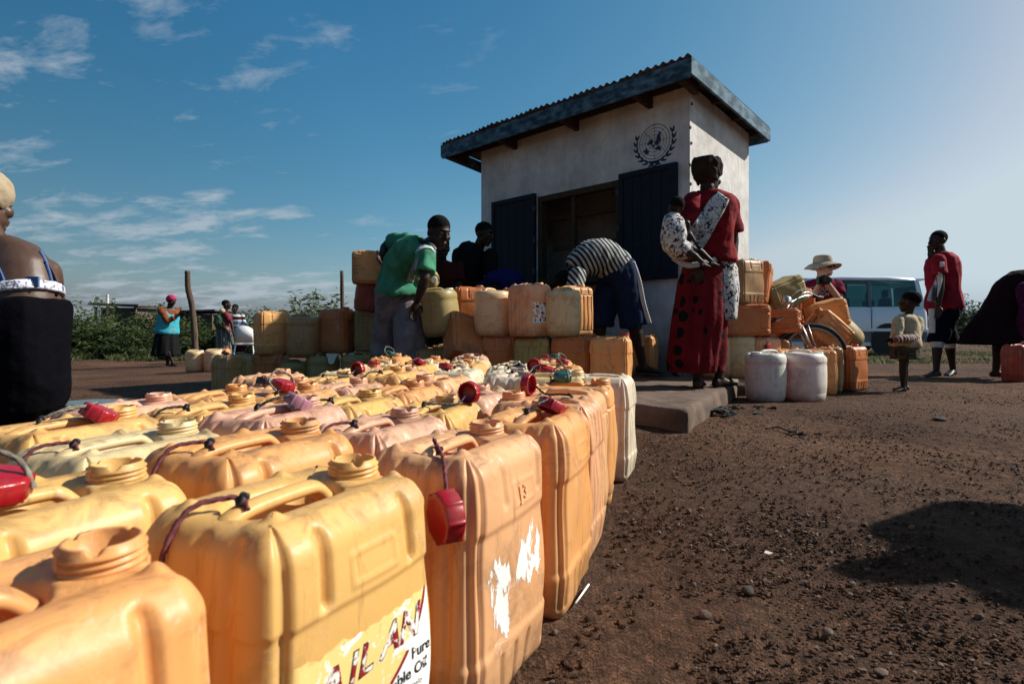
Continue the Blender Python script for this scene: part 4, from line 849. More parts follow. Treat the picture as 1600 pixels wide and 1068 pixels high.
# ------------------------------------------------------------------ gravel, stones, litter
STONE = plain('pebble_stone', (.075, .046, .033), .9, (.16, .115, .088), 30, .38, .62, .002, 120, .2)
def rock(rn, s, flat=.65):
    bm = bmesh.new(); bmesh.ops.create_icosphere(bm, subdivisions=1, radius=1.0); k = [rn.uniform(.6, 1.2) for _ in range(3)]
    v = [Vector((q.co.x * s * k[0], q.co.y * s * k[1], q.co.z * s * flat * k[2])) * rn.uniform(.62, 1.2) for q in bm.verts]; f = [[q.index for q in p.verts] for p in bm.faces]; bm.free(); return v, f
def gravel(name, label, mat, total, smin, smax, pw, seed, kc, far=8.5):
    rn = random.Random(seed); shapes = [rock(rn, 1.0, .75) for _ in range(24)]; V = []; F = []; n = 0; tries = 0
    while n < total and tries < total * 12:
        tries += 1; d = .75 + far * rn.random() ** 2.0; x = rn.uniform(-.95, .93) * d; y = d
        if x < interp(min(y, 3.9), XR) + .17 and y < 3.9:
            if x > -1.3 or y < 1.2: continue
        if 3.1 < y < 5.4 and .7 < x < 1.95 and y > 3.12 + (x - .95) * 1.75 - .05: continue
        if y > 4.0 and -2.8 < x < 2: continue
        if rn.random() > .42 + kc * (mnoise.noise((x * 2.2, y * 2.2, 8)) + .5 * mnoise.noise((x * 7, y * 7, 2))): continue
        s = smin + smax * rn.random() ** pw; v, f_ = shapes[rn.randrange(24)]; a = rn.uniform(0, 6.28); ca, sa = math.cos(a), math.sin(a)
        z = ground_z(x, y) + s * .15 + .009 * mnoise.noise((x * 5, y * 5, 5.0)) + .006 * mnoise.noise((x * 14, y * 14, 1.0)) * max(0, 1 - math.hypot(x - 1.3, y - 1.6) / 5)
        o = len(V); V += [(x + s * (p.x * ca - p.y * sa), y + s * (p.x * sa + p.y * ca), z + s * p.z) for p in v]; F += [[i + o for i in q] for q in f_]; n += 1
    tag(link(name, mesh(name, V, F, False), mat), label, 'gravel', None, 'stuff')
gravel('gravel', 'small loose grey brown gravel scattered over the dirt', STONE, 8000, .0018, .0070, 4.2, 4, 1.1)
gravel('dirt_clods', 'fine crumbs and clods of the brown dirt itself', MATS['dirt'], 26000, .0016, .0060, 2.6, 14, .7, 6.5)
def stone(px, py, s, label, flat=.6, mat=STONE, seed=1):
    d = CAMZ * FPX / (py - 510); v, f = rock(random.Random(seed), s, flat); x = (px - 800) / FPX * d
    o = link('stone', fixn(mesh('stone', v, f, False)), mat); o.location = (x, d, ground_z(x, d) + s * flat * .35); o.rotation_euler = (0, 0, seed); md = o.modifiers.new('s', 'SUBSURF'); md.levels = md.render_levels = 1
    tag(o, label, 'stone', 'stones lying on the dirt')
DST = plain('dark_stone', (.035, .027, .022), .9, (.07, .055, .045), 14)
for a in [(1468, 656, .050, 'flat pale topped stone alone on the dirt below the child', .5, DST, 2), (1168, 926, .026, 'black lump of stone on the dirt right of the field', .6, DST, 3), (1084, 914, .012, 'light grey pebble left of the black lump', .7, STONE, 4), (1102, 962, .016, 'largest grey pebble below the black lump', .7, STONE, 5),
          (1294, 990, .015, 'brown grey stone below the big shadow tip', .7, STONE, 6), (866, 990, .012, 'round grey pebble at the foot of the third can', .8, STONE, 7), (1376, 1052, .017, 'grey stone at the bottom edge under the shadow', .6, STONE, 8), (965, 884, .010, 'pale pebble beside the right edge of the cans', .7, STONE, 9),
          (1530, 965, .013, 'dull stone on the lower rim of the shadow', .7, STONE, 10), (1106, 692, .022, 'flat stone on the open dirt in front of the apron', .5, STONE, 11), (1003, 752, .012, 'small dark stone beside the pale can', .7, DST, 12), (1076, 800, .016, 'pebble in the middle of the open dirt', .7, STONE, 13)]: stone(*a)
def gp(px, py, h=0.0):
    d = CAMZ * FPX / (py - 510); x = (px - 800) / FPX * d; return Vector((x, d, ground_z(x, d) + h))
tag(MB().tube([gp(899, 948, .008), gp(920, 921, .012)], .0022, 8).build('drinking_straw', plain('straw_white', (.8, .79, .75), .4), None, True), 'short white straw lying beside the foot of the cans', 'straw')
def scraps():
    rn = random.Random(9); CH = plain('charred_scrap', (.014, .013, .013), .8, (.05, .045, .04), 30)
    for lb, (px, py), s, n in (('heap of charred scraps beside the apron corner', (1120, 648), .16, 16), ('black crumpled rag on the dirt in front of the white kegs', (1248, 682), .07, 7), ('crumpled dark litter below the left white keg', (1170, 640), .10, 7)):
        c = gp(px, py); b = MB()
        for k in range(n):
            p = c + Vector((rn.gauss(0, s * .6), rn.gauss(0, s * .5), .004)); a = rn.uniform(0, 6.28); l = rn.uniform(.25, .6) * s; w = l * rn.uniform(.15, .4); pts = [(p.x + l * math.cos(a + t) * rn.uniform(.6, 1) * (1 if i % 2 else .4), p.y + w * math.sin(a + t) + l * .3 * math.sin(a), p.z + rn.uniform(0, s * .22)) for i, t in enumerate(np.linspace(0, 6.28, 7)[:-1])]
            q = [(x, y, z + .006) for x, y, z in pts]; b.add(pts + q, [(5, 4, 3, 2, 1, 0), (6, 7, 8, 9, 10, 11)] + [(i, (i + 1) % 6, 6 + (i + 1) % 6, 6 + i) for i in range(6)])
        o = tag(b.build('litter_heap', CH, None, False), lb, 'litter', 'litter on the dirt', 'stuff')
    tw = MB().tube(catmull([gp(1196, 672, .01), gp(1215, 672, .02), gp(1232, 676, .012), gp(1246, 680, .02)], 5), .006, 6).build('twig', BARK, None, True); tag(tw, 'thin crooked twig running to the black rag', 'twig')
    wm, nt, b = newmat('puddle_water'); b.inputs['Base Color'].default_value = (.03, .028, .025, 1); b.inputs['Roughness'].default_value = .04
    for (px, py, w, h, lb) in ((150, 613, .32, .22, 'shallow puddle behind the near left can'), (165, 620, .28, .10, 'narrow wet streak below the puddle')):
        c = gp(px, py); c.z = ground_z(c.x, c.y) + .016; pts = []
        for i in range(40):
            a = 2 * math.pi * i / 40; k = 1 + .35 * mnoise.noise((math.cos(a) * 1.7 + px, math.sin(a) * 1.7, 4)); pts.append((c.x + w * k * math.cos(a), c.y + h * k * math.sin(a), c.z))
        o = MB().add(pts, [list(range(40))]).build('puddle', wm, None, fix=False); tag(o, lb, None, None, 'structure')
    rag = MB(); c = L3(520, 4.98, .365)
    for i in range(5): pass
    v = [(c[0] + .05 * math.cos(t) * (1 + .3 * math.sin(3 * t)), c[1] - .02 + .03 * math.sin(t), c[2] - .04 * max(0, -math.sin(t)) * 2) for t in np.linspace(0, 6.28, 15)[:-1]]
    rag.add(v + [(x, y, z + .006) for x, y, z in v], [list(range(13, -1, -1)), list(range(14, 28))] + [(i, (i + 1) % 14, 14 + (i + 1) % 14, 14 + i) for i in range(14)])
    tag(rag.build('rag', plain('pale_rag', (.6, .55, .45), .9)), 'pale torn rag draped on the wide olive keg', 'rag')
scraps()

PAP = plain('paper_scrap', (.55, .52, .46), .8, (.35, .30, .24), 20)
for px, py, s, lb in ((1184, 606, .05, 'pale crumpled paper scrap beside the left white keg'), (988, 700, .02, 'tiny pale paper scrap beside the pale can'), (1578, 592, .05, 'flat white paper scrap on the dirt at the right edge'), (1200, 868, .012, 'thin pale leaf flake on the open dirt')):
    rn = random.Random(px); c = gp(px, py, .006); pts = [(c.x + s * rn.uniform(.6, 1) * math.cos(t), c.y + s * .7 * rn.uniform(.6, 1) * math.sin(t), c.z + s * rn.uniform(0, .3)) for t in np.linspace(0, 6.28, 8)[:-1]]
    n = len(pts); tag(MB().add(pts + [(x, y, z + .002) for x, y, z in pts], [tuple(range(n - 1, -1, -1)), tuple(range(n, 2 * n))] + [(i, (i + 1) % n, n + (i + 1) % n, n + i) for i in range(n)]).build('paper_scrap', PAP), lb, 'litter', 'paper scraps on the dirt')
# ------------------------------------------------------------------ people
UP = Vector((0, 0, 1))
SKIN = plain('skin_dark', (.020, .011, .008), .5, (.032, .018, .012), 12, .35, .65, .0008, 140, .2)
SKIN2 = plain('skin_brown', (.060, .031, .020), .45, (.085, .045, .03), 12, .35, .65, .0008, 140, .4)
SKINL = plain('skin_light', (.46, .26, .18), .5, (.52, .31, .22), 12)
HAIR = plain('hair_black', (.005, .0045, .004), .95, (.010, .009, .008), 60, bump=.004, bscale=160, spec=.08)
EYEW = plain('eye_white', (.10, .09, .08), .5); EYEB = plain('eye_dark', (.008, .006, .005), .25)
SOLE = plain('sandal_rubber', (.05, .045, .04), .8, (.09, .08, .07), 30)
def cloth(name, c, c2=None, scale=14, lo=.4, hi=.65): return plain('cloth_' + name, c, .88, c2 or tuple(v * .75 for v in c), scale, lo, hi, .009, 26, .06)
class Sol(MB):
    def loft(s, secs, n=22, p=2.0):
        o = []; f = []
        for (c, u, v, ru, rv) in secs:
            for k in range(n):
                a = 2 * math.pi * k / n; ca, sa = math.cos(a), math.sin(a); e = 2 / p
                o.append(Vector(c) + u * ru * math.copysign(abs(ca) ** e, ca) + v * rv * math.copysign(abs(sa) ** e, sa))
        for k in range(len(secs) - 1):
            for i in range(n): f.append((k * n + i, k * n + (i + 1) % n, (k + 1) * n + (i + 1) % n, (k + 1) * n + i))
        f.append(tuple(range(n - 1, -1, -1))); f.append(tuple((len(secs) - 1) * n + i for i in range(n))); return s.add(o, f)
    def limb(s, pts, rad, n=14, flat=False):
        pts = [Vector(p) for p in pts]; d0 = (pts[0] - pts[1]).normalized(); d1 = (pts[-1] - pts[-2]).normalized()
        P_ = [pts[0] + d0 * rad[0] * .95, pts[0] + d0 * rad[0] * .6] + pts + [pts[-1] + d1 * rad[-1] * .6, pts[-1] + d1 * rad[-1] * .95]
        if flat: return s.tube(P_[:-2], [rad[0] * .25, rad[0] * .8] + list(rad), n)
        return s.tube(P_, [rad[0] * .25, rad[0] * .8] + list(rad) + [rad[-1] * .8, rad[-1] * .25], n)
    def ell(s, c, ax, r, n=16):
        ax = [Vector(a).normalized() for a in ax]; c = Vector(c); o = []; f = []; m = n // 2
        for j in range(1, m):
            t = math.pi * j / m
            for i in range(n):
                a = 2 * math.pi * i / n; o.append(c + ax[0] * r[0] * math.sin(t) * math.cos(a) + ax[1] * r[1] * math.sin(t) * math.sin(a) + ax[2] * r[2] * math.cos(t))
        for j in range(m - 2):
            for i in range(n): f.append((j * n + i, j * n + (i + 1) % n, (j + 1) * n + (i + 1) % n, (j + 1) * n + i))
        o += [c + ax[2] * r[2], c - ax[2] * r[2]]
        for i in range(n): f.append((len(o) - 2, (i + 1) % n, i)); f.append((len(o) - 1, (m - 2) * n + i, (m - 2) * n + (i + 1) % n))
        return s.add(o, f)
def remesh(sol, vox, smooth=3, name='m'):
    me = fixn(sol.me(name, True)); o = bpy.data.objects.new('tmp', me); COL.objects.link(o)
    m = o.modifiers.new('r', 'REMESH'); m.mode = 'VOXEL'; m.voxel_size = vox; m.use_smooth_shade = True
    if smooth: k = o.modifiers.new('s', 'SMOOTH'); k.factor = .5; k.iterations = smooth
    dg = bpy.context.evaluated_depsgraph_get(); dg.update(); r = bpy.data.meshes.new_from_object(o.evaluated_get(dg)); bpy.data.objects.remove(o); bpy.data.meshes.remove(me); r.name = name
    r.materials.clear(); return r
def joined(name, mes):
    V = []; F = []
    for me in mes:
        o = len(V); V += [v.co.copy() for v in me.vertices]; F += [[i + o for i in p.vertices] for p in me.polygons]
    return mesh(name, V, F)
def folds(me, amp=.006, sc=(9, 9, 5), seed=0):
    amp = amp * 1.35
    n = [v.normal.copy() for v in me.vertices]
    for v, q in zip(me.vertices, n):
        p = v.co; k = mnoise.noise((p.x * sc[0] + seed, p.y * sc[1], p.z * sc[2])); k2 = mnoise.noise((p.x * sc[0] * 2.3, p.y * sc[1] * 2.3 + seed, p.z * sc[2] * 1.6))
        v.co = p + q * amp * (1 - 2.2 * abs(k) + .5 * k2)
    me.update(); return me
class Person:
    """joints in world space; f = facing of the chest, ff = facing of the face"""
    def __init__(s, name, label, J, f, ff=None, h=1.7, skin=SKIN, vox=.011, fat=1.0, group=None):
        s.J = {k: Vector(v) for k, v in J.items()}; s.k = h / 1.7; s.skin = skin; s.vox = vox; s.fat = fat
        s.f = Vector(f).normalized(); s.lat = UP.cross(s.f).normalized(); s.ff = Vector(ff).normalized() if ff is not None else s.f
        J = s.J; k = s.k
        up = (J['neck'] - J['pel']).normalized(); s.lat = (s.lat - up * s.lat.dot(up)).normalized() if abs(s.lat.dot(up)) < .95 else s.lat
        for sd_, q in (('L', 1), ('R', -1)):
            J.setdefault('sh' + sd_, J['neck'] - up * .055 * k + s.lat * q * .165 * k * fat ** .3); J.setdefault('hip' + sd_, J['pel'] + s.lat * q * .085 * k * fat ** .5 - up * .03 * k)
        base = Vector((J['pel'].x, J['pel'].y, 0)); an = [J[a] for a in ('anL', 'anR') if a in J]
        if an: base = Vector((sum(a.x for a in an) / len(an), sum(a.y for a in an) / len(an), min(a.z for a in an) - .08 * k))
        s.root = empty(name, base); s.base = base; tag(s.root, label, 'person', group)
        s.spine = [J['pel'], J.get('mid', (J['pel'] + J['neck']) / 2), J['neck']]
    def sp(s, t):
        a, b, c = s.spine; q = 2 * b - (a + c) / 2
        if t < 0: return a + (q - a).normalized() * t * (c - a).length
        return a * (1 - t) ** 2 + q * 2 * t * (1 - t) + c * t * t
    def torso(s, sol, off=0.0, t0=-.16, t1=1.0, wide=None):
        tab = [(-.2, .085, .075), (-.1, .14, .11), (0, .168, .122), (.28, .14, .104), (.6, .160, .118), (.80, .168, .106), (.90, .150, .090), (.97, .085, .072), (1.06, .056, .058)]
        T = [p[0] for p in tab]; secs = []
        for t in np.linspace(t0, t1, 12):
            c = s.sp(t); tg = (s.sp(min(t + .04, 1.06)) - s.sp(t - .04)).normalized(); v = tg.cross(s.lat).normalized(); u = v.cross(tg).normalized()
            ft = s.fat if t < .75 else s.fat ** .6
            ru = np.interp(t, T, [p[1] for p in tab]) * s.k * ft + off; rv = np.interp(t, T, [p[2] for p in tab]) * s.k * ft + off
            if wide: w = np.interp(t, [a for a, _ in wide], [b for _, b in wide]); ru += w; rv += w
            secs.append((c, u, v, ru, rv))
        sol.loft(secs, 24, 2.3)
    def arm(s, sol, sd_, off=0.0, t=2.0, flare=0.0):
        J = s.J
        if 'el' + sd_ not in J: return
        a, e, w = J['sh' + sd_], J['el' + sd_], J['ha' + sd_]; k = s.k; pts = [a, a.lerp(e, .5), e, e.lerp(w, .3), w]; rad = [.052 * k, .047 * k, .039 * k, .041 * k, .026 * k]
        if t < 1: pts = [a, a.lerp(e, t * .5), a.lerp(e, t)]; rad = [.052 * k, .05 * k, .048 * k + flare]
        elif t < 2: pts = [a, a.lerp(e, .5), e, e.lerp(w, (t - 1))]; rad = rad[:3] + [.038 * k]
        sol.limb(pts, [(r + off) * s.fat ** .5 for r in rad], 14, t < 2)
    def leg(s, sol, sd_, off=0.0, t=2.0, flare=0.0):
        J = s.J
        if 'kn' + sd_ not in J: return
        a, e, w = J['hip' + sd_], J['kn' + sd_], J['an' + sd_]; k = s.k; pts = [a, a.lerp(e, .45), e, e.lerp(w, .3), e.lerp(w, .7), w]; rad = [.090 * k, .080 * k, .056 * k, .058 * k, .040 * k, .034 * k]
        if t < 1: pts = [a, a.lerp(e, t * .5), a.lerp(e, t)]; rad = [.092 * k, .084 * k, .072 * k + flare]
        elif t < 2: q = t - 1; pts = [a, a.lerp(e, .45), e, e.lerp(w, q)]; rad = [.092 * k, .084 * k, .066 * k + flare * .7, .062 * k + flare]
        sol.limb(pts, [(r + off) * s.fat ** .5 for r in rad], 14, t < 2)
    def hand(s, sol, sd_, curl=.5):
        J = s.J
        if 'ha' + sd_ not in J: return
        k = s.k; w = J['ha' + sd_]; d = (w - J['el' + sd_]).normalized(); d = Vector(J['hd' + sd_]).normalized() if 'hd' + sd_ in J else d
        n = s.f - d * s.f.dot(d); n = n.normalized() if n.length > .1 else s.lat; side = d.cross(n).normalized(); q = 1 if sd_ == 'L' else -1
        a = side if 'pn' not in J else side
        sol.ell(w + d * .045 * k, (n, side, d), (.015 * k, .038 * k, .052 * k), 12)
        for i, (o, l) in enumerate(((-.029, .062), (-.010, .074), (.010, .070), (.028, .054))):
            p0 = w + d * .080 * k + side * o * k; d1 = (d + n * -.0 - side * 0 + n * curl * .4).normalized(); d2 = (d + n * curl * 1.4).normalized(); p1 = p0 + d1 * l * .5 * k; p2 = p1 + d2 * l * .5 * k
            sol.limb([p0, p1, p2], [.0095 * k, .0088 * k, .0075 * k], 8)
        p0 = w + d * .025 * k - side * .030 * k * q; p1 = p0 + (d * .6 - side * q * .7 + n * .3).normalized() * .034 * k; p2 = p1 + (d + n * .4).normalized() * .028 * k
        sol.limb([p0, p1, p2], [.012 * k, .0105 * k, .009 * k], 8)
    def foot(s, sol, sd_, off=0.0):
        J = s.J
        if 'an' + sd_ not in J: return
        k = s.k; a = J['an' + sd_]; d = Vector(J.get('fd' + sd_, s.f)); d.z = 0; d.normalize(); l = UP.cross(d); z = a.z - .078 * k
        def pt(x, h): return Vector((a.x + d.x * x * k, a.y + d.y * x * k, z + h * k))
        sol.loft([(pt(-.062, .030), l, UP, .020 * k, .022 * k), (pt(-.045, .036), l, UP, .031 * k, .034 * k), (pt(.0, .046), l, UP, .033 * k, .044 * k), (pt(.06, .034), l, UP, .038 * k, .033 * k), (pt(.12, .022), l, UP, .044 * k, .021 * k), (pt(.16, .017), l, UP, .042 * k, .015 * k), (pt(.182, .014), l, UP, .026 * k, .010 * k)], 14)
        sol.limb([a, pt(0, .05)], [.035 * k, .032 * k])
        for i in range(5): sol.limb([pt(.145, .013) + l * (.030 - .015 * i) * k, pt(.192 - .009 * i, .010) + l * (.032 - .016 * i) * k], [.010 * k, .0085 * k], 6)
    def head(s, hair=None, hc=1.0, bald=False):
        J = s.J; k = s.k ** .55 * hc; c = J['head']; f = s.ff; l = UP.cross(f).normalized() if abs(f.z) < .95 else s.lat; u = f.cross(l).normalized(); s.hk = k; s.hax = (f, l, u)
        o = lambda x, y, z: c + (f * x + l * y + u * z) * k
        so_ = Sol(); so_.ell(o(-.012, 0, .028), (f, l, u), (.096 * k, .076 * k, .090 * k), 20); so_.ell(o(.022, 0, -.035), (f, l, u), (.066 * k, .060 * k, .080 * k), 16); so_.ell(o(.052, 0, -.088), (f, l, u), (.032 * k, .034 * k, .026 * k), 12)
        so_.limb([o(.082, 0, .022), o(.100, 0, -.022)], [.010 * k, .016 * k], 10); so_.ell(o(.094, 0, -.028), (f, l, u), (.014 * k, .022 * k, .011 * k), 10)
        so_.ell(o(.078, 0, .034), (f, l, u), (.014 * k, .046 * k, .012 * k), 12)
        so_.ell(o(.083, 0, -.058), (f, l, u), (.014 * k, .027 * k, .008 * k), 10); so_.ell(o(.081, 0, -.071), (f, l, u), (.013 * k, .024 * k, .0085 * k), 10)
        for q in (1, -1):
            so_.ell(o(-.012, .078 * q, -.012), ((f - l * .25 * q).normalized(), l, u), (.020 * k, .010 * k, .033 * k), 10); so_.ell(o(.058, .042 * q, -.022), (f, l, u), (.026 * k, .024 * k, .026 * k), 10)
        so_.limb([J['neck'] - (J['neck'] - J['pel']).normalized() * .05, o(-.018, 0, -.06)], [.058 * s.k, .052 * s.k], 14)
        me = remesh(so_, max(.0055, s.vox * .5), 2, 'head')
        s.eyes = [(o(.074, .032 * q, .010)) for q in (1, -1)]; s.ho = o
        if hair == 'short':
            h = Sol(); h.ell(o(-.018, 0, .040), (f, l, u), (.0965 * k, .0765 * k, .0840 * k), 24); me2 = remesh(h, .007, 1, 'hair')
            bm = bmesh.new(); bm.from_mesh(me2); cut = o(.058, 0, .052); nrm = (f * .75 - u * .95).normalized(); bmesh.ops.bisect_plane(bm, geom=bm.verts[:] + bm.edges[:] + bm.faces[:], plane_co=cut, plane_no=nrm, clear_outer=True)
            bmesh.ops.bisect_plane(bm, geom=bm.verts[:] + bm.edges[:] + bm.faces[:], plane_co=o(-.05, 0, -.035), plane_no=-u, clear_outer=True); bm.to_mesh(me2); bm.free(); s.put('hair', folds(me2, .0022 * k, (60, 60, 60)), HAIR)
        return me
    def put(s, name, me, mat, parent=None):
        for v in me.vertices: v.co = v.co - s.base
        me.polygons.foreach_set('use_smooth', [True] * len(me.polygons)); me.update()
        return link(name, me, mat, parent or s.root)
    def body(s, hair='short', hands=True, curl=.5, hc=1.0, eyes=True):
        so_ = Sol(); s.torso(so_, -.004, -.16, 1.02)
        for q in 'LR': s.arm(so_, q); s.leg(so_, q)
        mes = [remesh(so_, s.vox, 3, 'b'), s.head(hair, hc)]
        sf = Sol()
        for q in 'LR': s.foot(sf, q)
        if sf.v: mes.append(remesh(sf, max(.006, s.vox * .6), 1, 'f'))
        if hands:
            sh = Sol()
            for q in 'LR': s.hand(sh, q, curl)
            if sh.v: mes.append(remesh(sh, max(.005, s.vox * .48), 1, 'h'))
        s.bodyo = s.put('body', joined('body', mes), s.skin)
        if eyes:
            for e in s.eyes:
                m = Sol(); m.ell(e, s.hax, (.012 * s.hk, .0135 * s.hk, .0095 * s.hk), 10); w = s.put('eye', m.me('eye', True), EYEW); m = Sol(); m.ell(e + s.hax[0] * .0075 * s.hk, s.hax, (.0055 * s.hk, .006 * s.hk, .006 * s.hk), 8); s.put('iris', m.me('iris', True), EYEB, w)
    def shirt(s, mat, t0=-.12, off=.016, sleeve=.6, name='shirt', wide=None, t1=.985, flare=.012, fold=.006, arms='LR'):
        so_ = Sol(); s.torso(so_, off, t0, t1, wide)
        if sleeve:
            for q in arms: s.arm(so_, q, off * .9, sleeve, flare)
        return s.put(name, folds(remesh(so_, s.vox, 2), fold, seed=len(s.root.name)), mat)
    def pants(s, mat, t=1.15, off=.018, flare=.012, name='shorts', top=.18, fold=.007, legs='LR'):
        so_ = Sol(); s.torso(so_, off - .002, -.14, top)
        for q in legs: s.leg(so_, q, off, t, flare)
        return s.put(name, folds(remesh(so_, s.vox, 2), fold, seed=3 + len(s.root.name)), mat)
    def skirt(s, secs, mat, name='skirt', nf=11, amp=.07, n=84, lat=None, seed=0, rough=.02):
        """secs: (centre, half width, half depth) from waist to hem"""
        u = lat or s.lat; v = UP.cross(u).normalized(); V = []; F = []; N_ = len(secs); sub = 6; S_ = []
        for i in range(N_ - 1):
            for q in range(sub):
                t = q / sub; S_.append((Vector(secs[i][0]).lerp(Vector(secs[i + 1][0]), t), secs[i][1] * (1 - t) + secs[i + 1][1] * t, secs[i][2] * (1 - t) + secs[i + 1][2] * t))
        S_.append((Vector(secs[-1][0]), secs[-1][1], secs[-1][2])); m = len(S_)
        for j, (c, a, b) in enumerate(S_):
            tt = j / (m - 1); am = amp * tt ** .8
            for i in range(n):
                th = 2 * math.pi * i / n; w = 1 + am * (math.sin(nf * th + seed + 1.5 * mnoise.noise((math.cos(th) * 2, math.sin(th) * 2 + seed, tt * 1.5))) + .5 * math.sin((nf * 2 - 3) * th + 2)) + rough * mnoise.noise((math.cos(th) * 3, math.sin(th) * 3, tt * 5 + seed))
                V.append(c + u * a * w * math.cos(th) + v * b * w * math.sin(th))
        for j in range(m - 1):
            for i in range(n): F.append((j * n + i, j * n + (i + 1) % n, (j + 1) * n + (i + 1) % n, (j + 1) * n + i))
        F.append(tuple(range(n - 1, -1, -1)))
        o = s.put(name, mesh(name, V, F), mat); md = o.modifiers.new('t', 'SOLIDIFY'); md.thickness = .004; return o
    def wrap(s, secs, mat, name, vox=None, fold=.004, p=2.2):
        so_ = Sol(); so_.loft(secs, 24, p); return s.put(name, folds(remesh(so_, vox or s.vox, 2), fold), mat)
    def blob(s, parts, mat, name, vox=None, fold=.003, sc=(12, 12, 9)):
        so_ = Sol()
        for q in parts:
            if q[0] == 'e': so_.ell(*q[1:])
            else: so_.limb(*q[1:])
        return s.put(name, folds(remesh(so_, vox or s.vox * .8, 2), fold, sc), mat)
    def cap(s, mat, r=(.108, .090, .090), c=(-.018, 0, .038), name='headscarf', cut=(.062, .048), back=-.045, fold=.003, tail=False):
        f, l, u = s.hax; k = s.hk; o = s.ho; so_ = Sol(); so_.ell(o(*c), (f, l, u), tuple(x * k for x in r), 20)
        if tail: so_.limb([o(-.09, 0, .0), o(-.125, 0, -.03)], [.04 * k, .022 * k], 10)
        me = remesh(so_, .008, 1); bm = bmesh.new(); bm.from_mesh(me); al = lambda: bm.verts[:] + bm.edges[:] + bm.faces[:]
        bmesh.ops.bisect_plane(bm, geom=al(), plane_co=o(cut[0], 0, cut[1]), plane_no=(f * .7 - u * .9).normalized(), clear_outer=True); bmesh.ops.bisect_plane(bm, geom=al(), plane_co=o(-.05, 0, back), plane_no=-u, clear_outer=True); bm.to_mesh(me); bm.free()
        return s.put(name, folds(me, fold, (25, 25, 12)), mat)
def patt(name, a, b, kind='noise', scale=20.0, thr=.52, rough=.88, axis=2, c3=None, duty=.5, off=0.0):
    m, nt, bs = newmat('cloth_' + name); L = nt.links; t = N(nt, 'ShaderNodeTexCoord'); bs.inputs['Roughness'].default_value = rough; bs.inputs['Specular IOR Level'].default_value = .15
    if kind == 'noise':
        n = N(nt, 'ShaderNodeTexNoise', i_Scale=scale, i_Detail=2.0, i_Distortion=1.2); L.new(t.outputs['Object'], n.inputs['Vector']); fac = ramp(nt, n.outputs[0], [(thr, g(0)), (thr + .02, g(1))])
    elif kind == 'dots':
        n = N(nt, 'ShaderNodeTexVoronoi', i_Scale=scale); n.inputs['Randomness'].default_value = .55; L.new(t.outputs['Object'], n.inputs['Vector']); fac = ramp(nt, n.outputs['Distance'], [(thr, g(1)), (thr + .03, g(0))])
    elif kind == 'stripe':
        sp = N(nt, 'ShaderNodeSeparateXYZ'); L.new(t.outputs['Object'], sp.inputs[0])
        if isinstance(axis, int): val = sp.outputs[axis]
        else: val = M(nt, 'ADD', M(nt, 'MULTIPLY', sp.outputs[0], axis[0]), M(nt, 'ADD', M(nt, 'MULTIPLY', sp.outputs[1], axis[1]), M(nt, 'MULTIPLY', sp.outputs[2], axis[2])))
        fac = M(nt, 'LESS_THAN', M(nt, 'FRACT', M(nt, 'ADD', M(nt, 'MULTIPLY', val, scale), off + 50)), duty)
        if c3: fac3 = M(nt, 'LESS_THAN', M(nt, 'FRACT', M(nt, 'ADD', M(nt, 'MULTIPLY', val, scale / 2), off + 50.3)), .3)
    elif kind == 'split':          # colour b on the positive side of a plane
        sp = N(nt, 'ShaderNodeSeparateXYZ'); L.new(t.outputs['Object'], sp.inputs[0])
        val = M(nt, 'ADD', M(nt, 'MULTIPLY', sp.outputs[0], axis[0]), M(nt, 'ADD', M(nt, 'MULTIPLY', sp.outputs[1], axis[1]), M(nt, 'MULTIPLY', sp.outputs[2], axis[2]))); fac = M(nt, 'GREATER_THAN', val, off)
        if duty < 5: fac = M(nt, 'MULTIPLY', fac, M(nt, 'LESS_THAN', val, off + duty))
    nv = N(nt, 'ShaderNodeTexNoise', i_Scale=14.0, i_Detail=5.0); L.new(t.outputs['Object'], nv.inputs['Vector'])
    c = mixc(nt, fac, a, b)
    if kind == 'stripe' and c3: c = mixc(nt, fac3, c, c3)
    bp = N(nt, 'ShaderNodeBump', i_Strength=.6, i_Distance=.009); nb = N(nt, 'ShaderNodeTexNoise', i_Scale=26.0, i_Detail=4.0); L.new(t.outputs['Object'], nb.inputs['Vector']); L.new(nb.outputs[0], bp.inputs['Height']); L.new(bp.outputs[0], bs.inputs['Normal'])
    c = mixc(nt, .5, c, ramp(nt, nv.outputs[0], [(.3, g(.55)), (.7, g(1.25))]), 'MULTIPLY'); L.new(c, bs.inputs['Base Color']); return m
def onbody(per, pts, off=.004):      # points of a strap laid on the skin: where the line of sight from the lens meets the body
    from mathutils.bvhtree import BVHTree
    me = per.bodyo.data; tr = BVHTree.FromPolygons([v.co + per.base for v in me.vertices], [list(q.vertices) for q in me.polygons]); o = []
    for p in pts:
        p = Vector(p); ro = Vector((0, 0, CAMZ)); dr = (p - ro).normalized(); h = tr.ray_cast(ro, dr); o.append(h[0] - dr * off if h[0] is not None else p)
    return o
